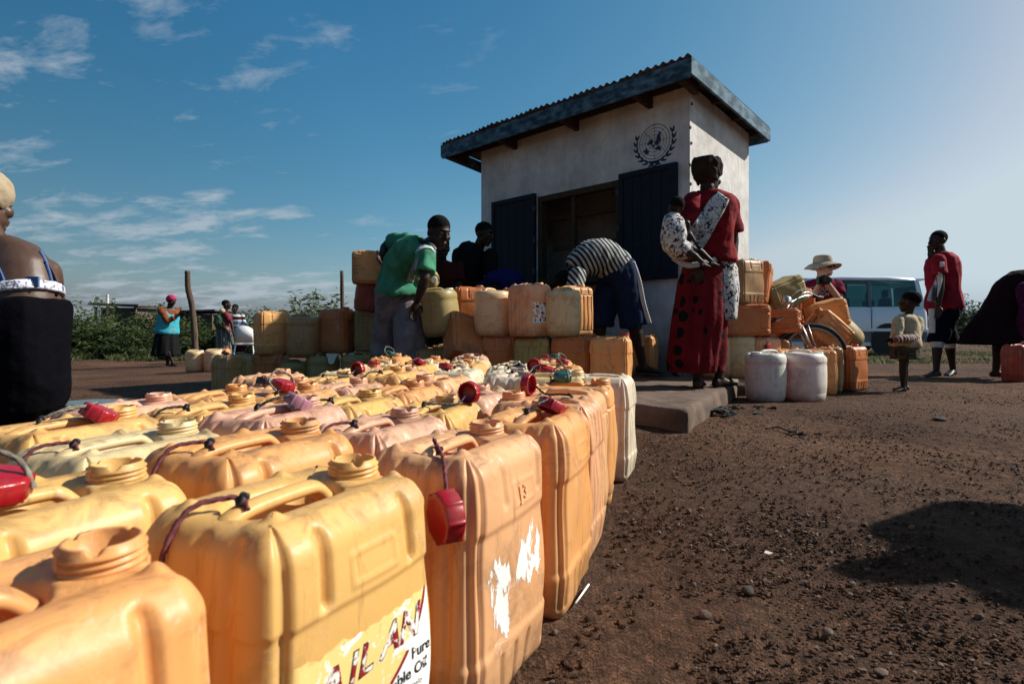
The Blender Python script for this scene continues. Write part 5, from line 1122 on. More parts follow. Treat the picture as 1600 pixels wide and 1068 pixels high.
def drape(per, name, mat, rows, off=.010, thick=.006, targets=None):
    """cloth strip laid over what the person wears: rows of pixel points (x, y, depth to use where nothing is below)"""
    from mathutils.bvhtree import BVHTree
    V = []; F = []
    for o in (targets or [c for c in per.root.children if c.type == 'MESH']):
        b0 = len(V); V += [v.co + per.base for v in o.data.vertices]; F += [[i + b0 for i in q.vertices] for q in o.data.polygons]
    tr = BVHTree.FromPolygons(V, F); ro = Vector((0, 0, CAMZ)); n = 9; m = (len(rows) - 1) * 6 + 1; v = []
    A = catmull([P(*r[0]) for r in rows], 6); B = catmull([P(*r[1]) for r in rows], 6)
    for a, b in zip(A, B):
        for k in range(n):
            p = a.lerp(b, k / (n - 1)); dr = (p - ro).normalized(); h_ = tr.ray_cast(ro, dr)[0]
            q = h_ - dr * (off + .006 * math.sin(k * 2.1)) if h_ is not None and (h_ - p).length < .22 else p
            v.append(q)
    o = per.put(name, mesh(name, v, [(j * n + k, j * n + k + 1, (j + 1) * n + k + 1, (j + 1) * n + k) for j in range(len(A) - 1) for k in range(n - 1)]), mat)
    sm = o.modifiers.new('sm', 'SMOOTH'); sm.iterations = 3; md = o.modifiers.new('t', 'SOLIDIFY'); md.thickness = thick; md.offset = 0; return o
def G(px, py, d, up=.08):        # ankle above the ground at that place
    p = P(px, py, d); p.z = ground_z(p.x, d) + up; return p
# ------------------------------------------------------------------ silver van
def van():
    SIL = plain('van_paint', (.74, .79, .83), .28, (.68, .73, .78), 3, .4, .6, 0, 60, .6, .1, (1, 1, 1), .5)
    LOW = plain('van_lower_grey', (.12, .14, .155), .5); RUB = plain('tyre_rubber', (.012, .012, .012), .85, (.03, .026, .022), 20); RIM = plain('wheel_rim', (.35, .35, .36), .35, None, metal=.8); SEAM = plain('door_seam', (.02, .022, .025), .7); INT = plain('van_seat', (.03, .035, .038), .8)
    m, nt, b = newmat('van_glass'); b.inputs['Base Color'].default_value = (.09, .17, .19, 1); b.inputs['Roughness'].default_value = .06; b.inputs['Specular IOR Level'].default_value = .7
    tp = N(nt, 'ShaderNodeBsdfTransparent'); tp.inputs[0].default_value = (.48, .68, .68, 1); ms = N(nt, 'ShaderNodeMixShader'); fr = N(nt, 'ShaderNodeFresnel', i_IOR=1.5)
    nt.links.new(M(nt, 'ADD', fr.outputs[0], .30, None, True), ms.inputs[0]); nt.links.new(tp.outputs[0], ms.inputs[1]); nt.links.new(b.outputs[0], ms.inputs[2]); nt.links.new(ms.outputs[0], nt.nodes['Material Output'].inputs[0]); GL = m
    dx = Vector((-.985, .172, 0)); Rr = P(1452, 0, 12.7); L, W = 4.35, 1.66
    gz = ground_z(Rr.x - 1.5, Rr.y + 1)
    r = empty('parked_van', (Rr.x, Rr.y, gz), math.atan2(dx.y, dx.x)); tag(r, 'silver passenger van with teal tinted windows parked behind the bicycle', 'van'); r.scale = (.97, .97, 1.10)
    def sec(x, zb, zt, w, top): return (x, zb, zt, w, top)
    # lower body: stations from tail to nose; profile on each side
    st = [(.0, .34, .96, .76), (.05, .26, 1.00, .81), (.35, .24, 1.01, .83), (1.2, .24, 1.0, .835), (2.4, .24, .985, .835), (3.2, .24, .97, .83), (3.55, .25, .96, .82), (3.95, .27, .86, .80), (4.22, .32, .76, .74), (4.35, .40, .66, .64)]
    v = []; f = []; n = 10
    for (x, zb, zt, w) in st:
        h = zt - zb; half = [(w * .90, zb), (w * .985, zb + h * .10), (w, zb + h * .35), (w * 1.0, zb + h * .62), (w * .965, zt)]
        v += [(x, -W / 2 + y, z) for y, z in half] + [(x, -W / 2 - y, z) for y, z in reversed(half)]
    for k in range(len(st) - 1):
        for i in range(n): f.append((k * n + i, k * n + (i + 1) % n, (k + 1) * n + (i + 1) % n, (k + 1) * n + i))
    f.append(tuple(range(n - 1, -1, -1))); f.append(tuple((len(st) - 1) * n + i for i in range(n)))
    bd = link('body', fixn(mesh('van_body', v, f, False)), SIL, r); bd.data.polygons.foreach_set('use_smooth', [True] * len(bd.data.polygons)); md = bd.modifiers.new('b', 'BEVEL'); md.width = .03; md.segments = 2; md.limit_method = 'ANGLE'
    # roof
    v = []; f = []; rs = [(.10, 1.50, .60), (.22, 1.575, .655), (.8, 1.615, .69), (1.8, 1.635, .70), (2.5, 1.615, .685), (2.72, 1.585, .665)]; n = 8
    for (x, z, w) in rs: v += [(x, -W / 2 + q * w, z + dz) for q, dz in ((1.03, -.075), (1.0, -.02), (.93, .012), (.5, .03), (-.5, .03), (-.93, .012), (-1.0, -.02), (-1.03, -.075))]
    for k in range(len(rs) - 1):
        for i in range(n): f.append((k * n + i, k * n + (i + 1) % n, (k + 1) * n + (i + 1) % n, (k + 1) * n + i))
    f.append(tuple(range(n - 1, -1, -1))); f.append(tuple((len(rs) - 1) * n + i for i in range(n))); rf = link('roof', fixn(mesh('van_roof', v, f)), SIL, r)
    MB().b2((-.06, -W / 2 - .55, 1.545), (.16, -W / 2 + .55, 1.585), .015).build('spoiler', SIL, rf)
    def quad(x0, x1, x2, x3, s, z0, z1, y0, y1, t, name, mat, par=r):    # slanted panel between belt (x0..x1) and roof edge (x2..x3)
        yy0 = -W / 2 + s * y0; yy1 = -W / 2 + s * y1; e = -s * t
        vv = [(x0, yy0, z0), (x1, yy0, z0), (x3, yy1, z1), (x2, yy1, z1)]; return MB().add(vv + [(x, y + e, z) for x, y, z in vv], [(0, 1, 2, 3), (7, 6, 5, 4), (0, 4, 5, 1), (1, 5, 6, 2), (2, 6, 7, 3), (3, 7, 4, 0)]).build(name, mat, par)
    for s in (1, -1):
        for (a, b_, c, d_, nm) in ((.06, .16, .16, .25, 'pillar'), (1.18, 1.25, 1.17, 1.24, 'pillar'), (2.18, 2.29, 2.10, 2.21, 'pillar'), (3.28, 3.40, 2.62, 2.72, 'pillar')):
            quad(a, b_, c, d_, s, .985, 1.545, .805, .695, .05, nm, SIL if nm == 'pillar' and a != 1.18 else LOW)
        for (a, b_, c, d_) in ((.17, 1.17, .26, 1.16), (1.26, 2.17, 1.25, 2.09), (2.30, 3.27, 2.22, 2.61)): quad(a, b_, c, d_, s, .99, 1.53, .798, .700, .012, 'window', GL)
        for (a, b_) in ((.12, 1.20), (1.24, 2.22), (2.26, 3.3)): quad(a, b_, a + .05, b_ - .02, s, .965, .995, .815, .802, .03, 'window_sill', SIL)
        for x in (1.20, 2.235, 3.25):
            MB().b2((x - .006, -W / 2 + s * .842 - .004, .36), (x + .006, -W / 2 + s * .842 + .004, .965)).build('door_seam', SEAM, r)
        MB().b2((.06, -W / 2 + s * .838 - .012, .50), (3.95, -W / 2 + s * .838 + .012, .56), .006).build('side_moulding', SIL, r)
        MB().b2((.05, -W / 2 + s * .836 - .008, .30), (4.0, -W / 2 + s * .836 + .004, .495)).build('lower_cladding', LOW, r)
        MB().b2((.3, -W / 2 + s * .80 - .02, .20), (3.6, -W / 2 + s * .80 + .02, .275), .01).build('side_step', SIL, r)
        for x in (2.05, 2.42): MB().b2((x - .055, -W / 2 + s * .845 - .012, .80), (x + .055, -W / 2 + s * .845 + .012, .85), .008).build('door_handle', SEAM, r)
        for x in (.86, 3.52):
            cy = -W / 2 + s * .74; w = MB().lathe([(.18, -.10), (.30, -.10), (.325, -.07), (.325, .07), (.30, .10), (.18, .10)], 36, (x, cy, .325), Matrix.Rotation(R(90), 3, 'X')).build('wheel', RUB, r, True)
            MB().lathe([(.0, .085), (.06, .10), (.16, .085), (.185, .10), (.185, -.08), (.0, -.08)], 24, (x, cy, .325), Matrix.Rotation(R(90 if s < 0 else -90), 3, 'X')).build('rim', RIM, w, True)
            MB().lathe([(.0, .0), (.355, .0), (.355, .01), (.0, .01)], 30, (x, -W / 2 + s * .842, .31), Matrix.Rotation(R(90), 3, 'X')).build('wheel_arch', SEAM, r)
        MB().b2((-.012, -W / 2 + s * .70 - .06, .62), (.06, -W / 2 + s * .70 + .06, .95), .01).build('tail_light', plain('tail_red', (.3, .01, .01), .3), r)
        MB().box((3.12, -W / 2 + s * .93, 1.05), (.05, .10, .07), None, .02).build('mirror', SIL, r)
    b = MB(); b.add([(3.42, -W / 2 + .74, .97), (3.42, -W / 2 - .74, .97), (2.74, -W / 2 - .62, 1.56), (2.74, -W / 2 + .62, 1.56)], [(0, 1, 2, 3)]); b.build('windscreen', GL, r, fix=False)
    b = MB(); b.add([(.05, -W / 2 + .72, 1.0), (.05, -W / 2 - .72, 1.0), (.13, -W / 2 - .60, 1.52), (.13, -W / 2 + .60, 1.52)], [(0, 1, 2, 3)]); b.build('rear_window', GL, r, fix=False)
    MB().b2((-.06, -W / 2 - .80, .30), (.045, -W / 2 + .80, .56), .03).build('bumper', SIL, r)
    MB().b2((4.25, -W / 2 - .70, .30), (4.42, -W / 2 + .70, .55), .04).build('bumper', SIL, r)
    for x in (.75, 1.65, 2.6):
        for y in (-.45, .45): s_ = MB().b2((x - .06, -W / 2 + y - .22, .7), (x + .08, -W / 2 + y + .22, 1.18), .04).build('seat', INT, r, True); MB().b2((x - .03, -W / 2 + y - .11, 1.19), (x + .05, -W / 2 + y + .11, 1.36), .03).build('headrest', INT, s_, True)
van()
# ------------------------------------------------------------------ bicycle leaning in the pile
def bicycle():
    CH = plain('bike_chrome', (.45, .44, .42), .3, (.2, .15, .12), 30, .5, .7, metal=.85); BK = plain('bike_black', (.014, .014, .015), .5, (.05, .035, .025), 25, .55, .7); TY = MATS['tyre_rubber']; DT = plain('dusty_rim', (.36, .33, .30), .5, (.22, .19, .16), 20, metal=.3)
    c = P(1270, 557, 5.18); r = empty('bicycle', (c.x, c.y, 0)); tag(r, 'black bicycle loaded with jerrycans, front wheel and handlebar showing', 'bicycle'); RW = .30; wd = Vector((.98, -.12, 0)).normalized()
    def wheel(x, yaw, name='wheel'):
        o = c + wd * x - Vector((c.x, c.y, 0)); o.z = RW; M3 = Matrix.Rotation(yaw, 3, 'Z') @ Matrix.Rotation(R(90), 3, 'X')
        def torus(R0, r0, nm, mat, par, sy=1.0):
            V = []; F = []; n, m = 64, 10
            for i in range(n):
                a = 2 * math.pi * i / n
                for k in range(m): q = 2 * math.pi * k / m; rr = R0 + r0 * math.cos(q); V.append(o + M3 @ Vector((rr * math.cos(a), rr * math.sin(a), r0 * sy * math.sin(q))))
            for i in range(n):
                for k in range(m): F.append((i * m + k, ((i + 1) % n) * m + k, ((i + 1) % n) * m + (k + 1) % m, i * m + (k + 1) % m))
            return link(nm, fixn(mesh(nm, V, F)), mat, par)
        w = torus(RW - .018, .018, name, TY, r); torus(RW - .046, .012, 'rim', DT, w, 1.2)
        for i in range(28):
            a = 2 * math.pi * i / 28; s_ = 1 if i % 2 else -1; b = MB().tube([o + M3 @ Vector((.02 * math.cos(a + .9 * s_), .02 * math.sin(a + .9 * s_), .03 * s_)), o + M3 @ Vector(((RW - .05) * math.cos(a), (RW - .05) * math.sin(a), 0))], .0016, 4, False); b.build('spoke', CH, w, fix=False)
        MB().tube([o + M3 @ Vector((0, 0, -.05)), o + M3 @ Vector((0, 0, .05))], .018, 10).build('hub', CH, w); return o, M3
    yaw = math.atan2(wd.y, wd.x); o1, m1 = wheel(0, yaw); o0, m0 = wheel(-.98, yaw)
    base = Vector((c.x, c.y, 0)); q = lambda px, py, d: P(px, py, d) - base
    side = Vector((-wd.y, wd.x, 0)); stem = q(1240, 482, 5.17); crown = q(1249, 508, 5.17)
    fk = MB()
    for s_ in (-1, 1): MB().tube([crown + side * .05 * s_, crown.lerp(o1, .5) + side * .055 * s_, o1 + side * .055 * s_], .011, 8).build('fork_blade', CH, r, True)
    for s_ in (-1, 1): MB().tube([crown + wd * .05 + side * .065 * s_, o1 + wd * .03 + side * .065 * s_], .005, 6).build('mudguard_stay', CH, r, True)
    MB().tube([crown, stem], .020, 10).build('head_tube', BK, r, True); bb = o1 - wd * .56 + Vector((0, 0, -.02)); seat = bb + Vector((-.14, .02, .46)) 
    for a_, b_, rr in ((stem.lerp(crown, .2), seat - (seat - bb) * .12, .014), (crown, bb, .016), (seat, bb, .014)): MB().tube([a_, b_], rr, 8).build('frame_tube', BK, r, True)
    for s_ in (-1, 1):
        MB().tube([bb + side * .03 * s_, o0 + side * .06 * s_], .009, 6).build('chain_stay', BK, r, True); MB().tube([seat + side * .02 * s_, o0 + side * .06 * s_], .008, 6).build('seat_stay', BK, r, True)
        MB().tube([bb + side * .07 * s_, bb + side * .07 * s_ + Vector((.1 * s_, 0, -.12 * s_))], .010, 6).build('crank', CH, r, True)
    MB().lathe([(.0, 0), (.09, 0), (.09, .006), (.0, .006)], 30, bb + side * -.06, m1).build('chainring', CH, r)
    so_ = Sol(); so_.ell(seat + Vector((0, 0, .06)), (wd, side, UP), (.13, .075, .035)); so_.ell(seat + wd * .1 + Vector((0, 0, .06)), (wd, side, UP), (.09, .035, .025)); link('saddle', remesh(so_, .01, 2), BK, r)
    hb = catmull([q(1205, 502, 4.98), q(1214, 497, 5.0), q(1226, 487, 5.08), q(1234, 474, 5.16), q(1240, 470, 5.2), q(1252, 464, 5.25), q(1266, 462, 5.3), q(1282, 465, 5.28)], 6); MB().tube(hb, .0105, 10).build('handlebar', CH, r, True)
    MB().tube([q(1203, 503, 4.97), q(1215, 496, 5.01)], .016, 10).build('grip', BK, r, True); MB().tube([q(1270, 462, 5.3), q(1286, 466, 5.28)], .016, 10).build('grip', BK, r, True)
    MB().tube(catmull([q(1218, 497, 4.98), q(1224, 478, 5.0), q(1246, 455, 5.1), q(1262, 453, 5.2), q(1278, 460, 5.2)], 6), .004, 6).build('brake_cable', BK, r, True)
    MB().tube(catmull([q(1236, 480, 5.1), q(1250, 462, 5.1), q(1262, 456, 5.15), q(1280, 464, 5.2)], 6), .004, 6).build('brake_cable', CH, r, True)
    MB().tube(catmull([q(1212, 502, 4.97), q(1222, 498, 4.95), q(1232, 489, 5.0)], 5), .006, 6).build('brake_lever', CH, r, True)
    MB().lathe([(.0, .03), (.030, .025), (.042, .0), (.045, -.012), (.0, -.014)], 20, q(1230, 470, 5.05), Matrix.Rotation(R(100), 3, 'X')).build('lamp', CH, r, True)
    MB().b2(tuple(o0 + Vector((-.12, -.07, RW + .04))), tuple(o0 + Vector((.35, .07, RW + .055)))).build('rack', BK, r)
bicycle()
# ---- man in green shirt, bending and lifting a can (centre left)
d = 4.5
p = Person('person', 'man in green and white shirt and grey shorts bending to lift a jerrycan', dict(
    pel=P(626, 452, d + .05), mid=P(633, 415, d), neck=P(664, 382, d - .1), head=P(686, 363, d - .18), shL=P(664, 398, d - .28), shR=P(634, 377, d + .16), elL=P(664, 436, d - .34), haL=P(652, 470, d - .30), elR=P(604, 381, d + .28), haR=P(596, 398, d + .12),
    knL=P(640, 530, d - .05), anL=G(640, 600, d, .08), knR=P(604, 530, d + .2), anR=G(602, 600, d + .2, .08), fdL=(.7, -.7, 0), fdR=(.7, -.6, 0)), (.75, -.65, 0), (.66, -.66, -.35), 1.74, fat=.90)
p.body(); grn = patt('green_jersey', (.05, .21, .12), (.04, .17, .10), 'noise', 5.0)
p.shirt(grn, -.10, .022, .72, wide=[(-.1, .03), (.3, .012), (1, 0)], fold=.009)
WHP = cloth('white_panel', (.58, .57, .55), (.48, .46, .45))
GP_ = cloth('grey_panel', (.30, .28, .28)); SH_ = [c for c in p.root.children if c.name.startswith('shirt')]
drape(p, 'white_yoke', WHP, [((648, 396, d - .2), (651, 389, d - .2)), ((660, 389, d - .2), (660, 380, d - .2)), ((672, 388, d - .25), (675, 379, d - .25)), ((679, 395, d - .28), (682, 388, d - .28))], .006, .004, SH_)
drape(p, 'side_panel', GP_, [((650, 404, d - .2), (655, 400, d - .2)), ((641, 420, d - .2), (650, 422, d - .2)), ((634, 440, d - .2), (646, 442, d - .2))], .006, .004, SH_)
p.pants(cloth('grey_shorts', (.22, .175, .175), (.15, .115, .115)), 1.32, .028, .034, 'shorts', .02, .010)
# ---- two silhouetted people behind
d = 5.3
p = Person('person', 'person in dark maroon top standing just behind the green shirted man', dict(pel=P(690, 478, d), neck=P(690, 408, d), head=P(690, 386, d - .02), elL=P(716, 452, d - .05), haL=P(708, 490, d - .15), elR=P(664, 452, d), haR=P(672, 490, d - .1), knL=P(700, 545, d), anL=G(700, 0, d, .2), knR=P(682, 545, d), anR=G(682, 0, d, .2)), (.3, -.9, 0), (.4, -.9, -.1), 1.55)
p.body(); p.shirt(cloth('maroon_top', (.035, .008, .008)), -.12, .018, .7); p.pants(cloth('dark_trousers', (.012, .012, .014)), 1.9, .016)
d = 5.9
p = Person('person', 'dark silhouetted man leaning right beside the left corner of the kiosk', dict(pel=P(736, 462, d + .1), mid=P(733, 420, d + .02), neck=P(746, 385, d), head=P(757, 366, d - .05), shL=P(766, 400, d - .1), shR=P(718, 398, d + .1), elL=P(768, 440, d - .15), haL=P(764, 475, d - .25), elR=P(718, 440, d + .1), haR=P(722, 475, d), knL=P(745, 535, d), anL=G(748, 0, d, .2), knR=P(728, 535, d + .1), anR=G(728, 0, d + .1, .2)), (.75, -.6, 0), (.8, -.5, -.25), 1.75)
p.body(); p.shirt(cloth('black_jacket', (.008, .008, .009)), -.12, .026, 1.8, 'jacket'); p.pants(cloth('dark_trousers', (.012, .012, .014)), 1.9, .018, name='trousers')
d = 5.6
p = Person('person', 'stooping person in dark blue under the left kiosk shutter', dict(pel=P(802, 475, d + .25), mid=P(795, 445, d + .1), neck=P(772, 452, d - .1), head=P(762, 462, d - .2), elL=P(770, 490, d - .3), haL=P(775, 510, d - .4), elR=P(760, 492, d), haR=P(765, 515, d - .1), knL=P(800, 530, d), anL=G(805, 0, d + .1, .2), knR=P(812, 530, d + .25), anR=G(815, 0, d + .3, .2)), (-.8, -.5, 0), (-.7, -.3, -.6), 1.65)
p.body(); p.shirt(cloth('blue_overall', (.010, .012, .075)), -.14, .030, 1.7, 'overall'); p.pants(cloth('blue_overall', (.010, .012, .075)), 1.9, .02, name='trousers')
# ---- bent man in striped shirt
d = 5.05
p = Person('person', 'man in black and white striped shirt bent double over the cans', dict(pel=P(962, 425, d + .05), mid=P(934, 401, d), neck=P(896, 424, d - .05), head=P(884, 446, d - .12), shL=P(902, 430, d - .22), shR=P(900, 420, d + .14), elL=P(893, 470, d - .3), haL=P(900, 508, d - .35), elR=P(886, 465, d + .1), haR=P(890, 505, d),
    knL=P(990, 500, d - .02), anL=P(1004, 569, d + .02), knR=P(938, 500, d + .1), anR=P(936, 565, d + .1), fdL=(.86, -.35, 0), fdR=(-.6, -.7, 0)), (-.95, -.22, 0), (-.5, -.3, -.9), 1.74)
p.body(); ST = patt('breton_stripe', (.012, .013, .014), (.36, .37, .35), 'stripe', 27.0, axis=(.86, .1, .52), duty=.5); p.shirt(ST, .08, .022, 1.15, wide=[(0, .02), (.5, .02), (1, 0)])
NAVY = patt('navy_shorts', (.008, .016, .05), (.010, .018, .055), 'noise', 6.0); p.pants(NAVY, 1.12, .030, .028, 'shorts', .16, .010)
for o_ in (0.0, .018, .036):
    c = [P(981 + o_ * 120, 410, d - .01), P(991 + o_ * 120, 440, d - .03), P(998 + o_ * 120, 475, d - .03), P(1008 + o_ * 90, 505, d - .02)]; p.put('shorts_stripe', MB().tube(catmull([q + Vector((.012, -.085, 0)) for q in c], 6), .0075, 6).me('stripe', True), WHP)
a = p.J['anL']; so_ = Sol(); fd = Vector((.86, -.35, 0)).normalized(); so_.loft([(a + fd * x + Vector((0, 0, -.084)), UP.cross(fd), UP, w, .010) for x, w in ((-.075, .03), (0, .042), (.1, .05), (.2, .04))], 16); p.put('sandal', remesh(so_, .006, 1), SOLE)
# ---- woman in red with a baby on her back
d = 4.28; RED = patt('red_dress', (.20, .006, .010), (.13, .004, .007), 'noise', 9.0); REDD = patt('red_dotted_skirt', (.13, .0045, .008), (.006, .004, .005), 'dots', 8.0, .33)
ZS = .121
p = Person('person', 'woman in red dress and dotted red skirt seen from behind by the kiosk corner', dict(pel=P(1108, 412, d), neck=P(1108, 300, d), head=P(1107, 279, d - .02), shL=P(1082, 316, d - .06), shR=P(1138, 318, d + .1), elL=P(1074, 372, d - .16), haL=P(1088, 418, d - .16), elR=P(1146, 378, d + .12), haR=P(1139, 440, d + .06), hdR=(-.15, 0, -1),
    knL=P(1090, 510, d - .06), anL=Vector((P(1088, 0, d - .05).x, d - .08, ZS + .078)), knR=P(1124, 510, d + .05), anR=Vector((P(1124, 0, d).x, d, ZS + .078)), fdL=(.35, .7, 0), fdR=(.75, .45, 0)), (.45, .85, 0), (.75, .62, 0), 1.70, fat=1.04)
p.body(hair='short'); p.shirt(RED, .02, .022, .75, 'blouse', fold=.009)
p.skirt([(P(1106, 405, d), .160, .135), (P(1100, 440, d), .185, .16), (P(1094, 500, d - .01), .195, .17), (P(1088, 560, d - .02), .205, .175), (P(1086, 580, d - .02), .195, .17)], REDD, 'skirt', 9, .10, lat=Vector((1, .3, 0)).normalized(), seed=2, rough=.10)
WH = patt('white_lace', (.56, .54, .52), (.02, .02, .022), 'noise', 46.0, .545); WHG = cloth('grey_white_wrap', (.50, .48, .46), (.36, .34, .33))
p.skirt([(P(1112, 402, d), .135, .135), (P(1119, 420, d + .02), .145, .145), (P(1122, 455, d + .02), .135, .15), (P(1123, 500, d + .03), .105, .14)], patt('wrap_cloth', (.50, .48, .46), (.015, .015, .016), 'noise', 30.0, .56), 'wrap', 7, .04, lat=Vector((1, .3, 0)).normalized(), seed=5)
p.put('waist_band', MB().tube(catmull([P(1052, 402, d - .16), P(1072, 414, d - .19), P(1096, 412, d - .2), P(1122, 404, d - .14), P(1140, 398, d - .02)], 6), .020, 8, True, .5).me('band', True), WHG)
p.cap(cloth('brown_headwrap', (.022, .014, .011), (.045, .03, .024), 8), (.112, .094, .092), (-.018, 0, .042), 'headwrap', (.05, .03), -.04, .008)
so_ = Sol(); ff, ll, uu = p.hax; so_.loft([(p.ho(-.01, 0, .02), ff, ll, .100, .086), (p.ho(-.016, 0, .06), ff, ll, .108, .094), (p.ho(-.022, 0, .10), ff, ll, .112, .096), (p.ho(-.026, 0, .138), ff, ll, .100, .085)], 24, 2.4); p.put('headwrap_roll', folds(remesh(so_, .008, 2), .007, (18, 18, 9)), MATS['cloth_brown_headwrap'])
RW_ = p
# baby carried in the sling
b = Person('person', 'baby carried in a white patterned sling on the back of the woman in red', dict(pel=P(1062, 388, d - .20), neck=P(1060, 345, d - .22), head=P(1056, 325, d - .23), elL=P(1048, 365, d - .3), haL=P(1050, 380, d - .3), elR=P(1075, 362, d - .25), haR=P(1086, 378, d - .26), knL=P(1080, 396, d - .30), anL=P(1098, 410, d - .30), knR=P(1090, 390, d - .22), anR=P(1112, 408, d - .22)), (.8, .5, 0), (-.3, .8, 0), .72, fat=1.25, vox=.009)
b.body(hc=1.02)
b.blob([('e', P(1052, 366, d - .24), ((1, 0, 0), (0, 1, 0), (0, 0, 1)), (.085, .10, .15)), ('e', P(1062, 390, d - .22), ((1, 0, 0), (0, 1, 0), (0, 0, 1)), (.09, .09, .07)), ('e', P(1050, 352, d - .24), ((1, 0, 0), (0, 1, 0), (0, 0, 1)), (.07, .085, .09))], WH, 'sling', .010, .006)
drape(RW_, 'sling', WH, [((1122, 299, d), (1140, 312, d)), ((1108, 312, d - .12), (1133, 328, d - .12)), ((1094, 333, d - .15), (1120, 352, d - .15)), ((1080, 352, d - .19), (1106, 378, d - .16)), ((1066, 364, d - .26), (1090, 400, d - .18)), ((1056, 372, d - .28), (1072, 406, d - .20))], .016, .008)
# ---- photographer in sun hat
d = 6.4; g0 = ground_z(3.4, d)
p = Person('person', 'person in beige sun hat and wine red shirt holding a camera behind the bicycle', dict(pel=P(1284, 505, d), neck=P(1285, 436, d), head=P(1287, 418, d - .04), shL=P(1308, 445, d - .02), shR=P(1264, 447, d + .02), elL=P(1311, 470, d - .08), haL=P(1294, 443, d - .2), elR=P(1264, 474, d - .08), haR=P(1279, 446, d - .2), hdL=(-.3, -.3, 1), hdR=(.3, -.3, 1), knL=P(1292, 560, d), anL=G(1293, 0, d), knR=P(1275, 560, d), anR=G(1274, 0, d)), (.15, -1, 0), (.55, -.8, 0), 1.70, skin=SKINL)
p.body(hair='short', curl=1.0); p.shirt(cloth('wine_tshirt', (.14, .008, .028), (.10, .006, .02)), -.12, .018, .6, 't_shirt'); p.pants(cloth('khaki', (.18, .14, .09)), 1.9, .018, name='trousers')
f_, l_, u_ = p.hax; HATM = cloth('beige_hat', (.36, .31, .24), (.28, .24, .19)); so_ = Sol(); so_.loft([(p.ho(-.01, 0, .045), f_, l_, .104, .090), (p.ho(-.012, 0, .09), f_, l_, .100, .086), (p.ho(-.014, 0, .128), f_, l_, .088, .076), (p.ho(-.014, 0, .140), f_, l_, .06, .05)], 24); p.put('hat_crown', remesh(so_, .008, 2), HATM)
v = []; n = 40
for k, (r, z) in enumerate(((.086, .052), (.13, .040), (.165, .016), (.172, .010))):
    for i in range(n):
        th = 2 * math.pi * i / n; zz = z + .018 * math.cos(2 * th) * (k / 3) - .02 * (k / 3) * (1 - math.cos(th)) * .8; v.append(p.ho(-.01 + r * math.cos(th) * 1.08, r * math.sin(th), zz))
br = p.put('hat_brim', mesh('brim', v, [(k * n + i, k * n + (i + 1) % n, (k + 1) * n + (i + 1) % n, (k + 1) * n + i) for k in range(3) for i in range(n)]), HATM); md = br.modifiers.new('t', 'SOLIDIFY'); md.thickness = .005
sg_ = Sol()
for q in (1, -1): sg_.ell(p.ho(.092, .034 * q, .010), (f_, l_, u_), (.008, .028, .021), 12)
p.put('sunglasses', sg_.me('glasses', True), EYEB)
WT = plain('shirt_print', (.55, .5, .5), .8)
def print_text(s, x, y, dd, size, per, mat):
    cu = bpy.data.curves.new('t', 'FONT'); cu.body = s; cu.size = size; cu.align_x = 'CENTER'; o = bpy.data.objects.new('tmp', cu); COL.objects.link(o); dg = bpy.context.evaluated_depsgraph_get(); dg.update(); me = bpy.data.meshes.new_from_object(o.evaluated_get(dg)); bpy.data.objects.remove(o); me.materials.clear()
    c = P(x, y, dd)
    for q in me.vertices: q.co = c + Vector((q.co.x, 0, q.co.y))
    return per.put('lettering', me, mat)
print_text('CAUGHT', 1285, 454, d - .185, .062, p, WT); print_text('ETCH', 1285, 462, d - .185, .058, p, WT)
CAMB = plain('camera_black', (.012, .012, .013), .4); c0 = P(1286, 438, d - .24); co = empty('photo_camera', c0); tag(co, 'black camera held at the chin by the person in the sun hat', 'camera')
MB().box((0, 0, 0), (.062, .03, .042), None, .008).build('body', CAMB, co); MB().lathe([(.034, 0), (.034, .05), (.038, .055), (.038, .08), (.03, .082)], 20, (.0, -.03, 0), Matrix.Rotation(R(90), 3, 'X')).build('lens', CAMB, co, True); MB().box((0, 0, .048), (.022, .022, .012), None, .004).build('viewfinder', CAMB, co)
# ---- child
d = 5.03
p = Person('person', 'small child in beige jacket standing on the dirt in front of the van', dict(pel=P(1414, 535, d), neck=P(1417, 491, d), head=P(1421, 472, d), shL=P(1404, 500, d - .08), shR=P(1434, 502, d + .05), elL=P(1402, 524, d - .12), haL=P(1412, 528, d - .16), elR=P(1434, 525, d - .02), haR=P(1398, 530, d - .05), hdL=(-1, 0, 0), knL=P(1411, 572, d - .04), anL=G(1411, 0, d - .04, .05), knR=P(1413, 572, d + .06), anR=G(1414, 0, d + .07, .05), fdL=(-.9, -.2, 0), fdR=(-.85, .3, 0)), (-.75, .5, 0), (-.62, .78, .05), .92, vox=.008, fat=1.0)
p.body(hair='short', hc=1.12); TANJ = patt('tan_jacket', (.42, .34, .22), (.34, .27, .17), 'noise', 8.0); p.shirt(TANJ, -.14, .014, 1.5, 'jacket', [(-.14, .045), (.3, .03), (.8, .012), (1, 0)], fold=.007)
PL = patt('plaid_cuff', (.16, .05, .045), (.42, .38, .34), 'stripe', 30.0, axis=(1, .3, .2), duty=.35)
so_ = Sol(); so_.limb([P(1430, 527, d - .09), P(1416, 529, d - .15), P(1403, 530, d - .17)], [.034, .034, .031]); p.put('sleeve_band', folds(remesh(so_, .007, 1), .004, (20, 20, 20)), PL)
p.skirt([(P(1414, 530, d), .105, .10), (P(1414, 548, d), .125, .11), (P(1415, 561, d), .128, .115)], patt('camo_cloth', (.075, .06, .035), (.03, .028, .018), 'noise', 16.0, .5), 'shorts', 5, .05, seed=1)
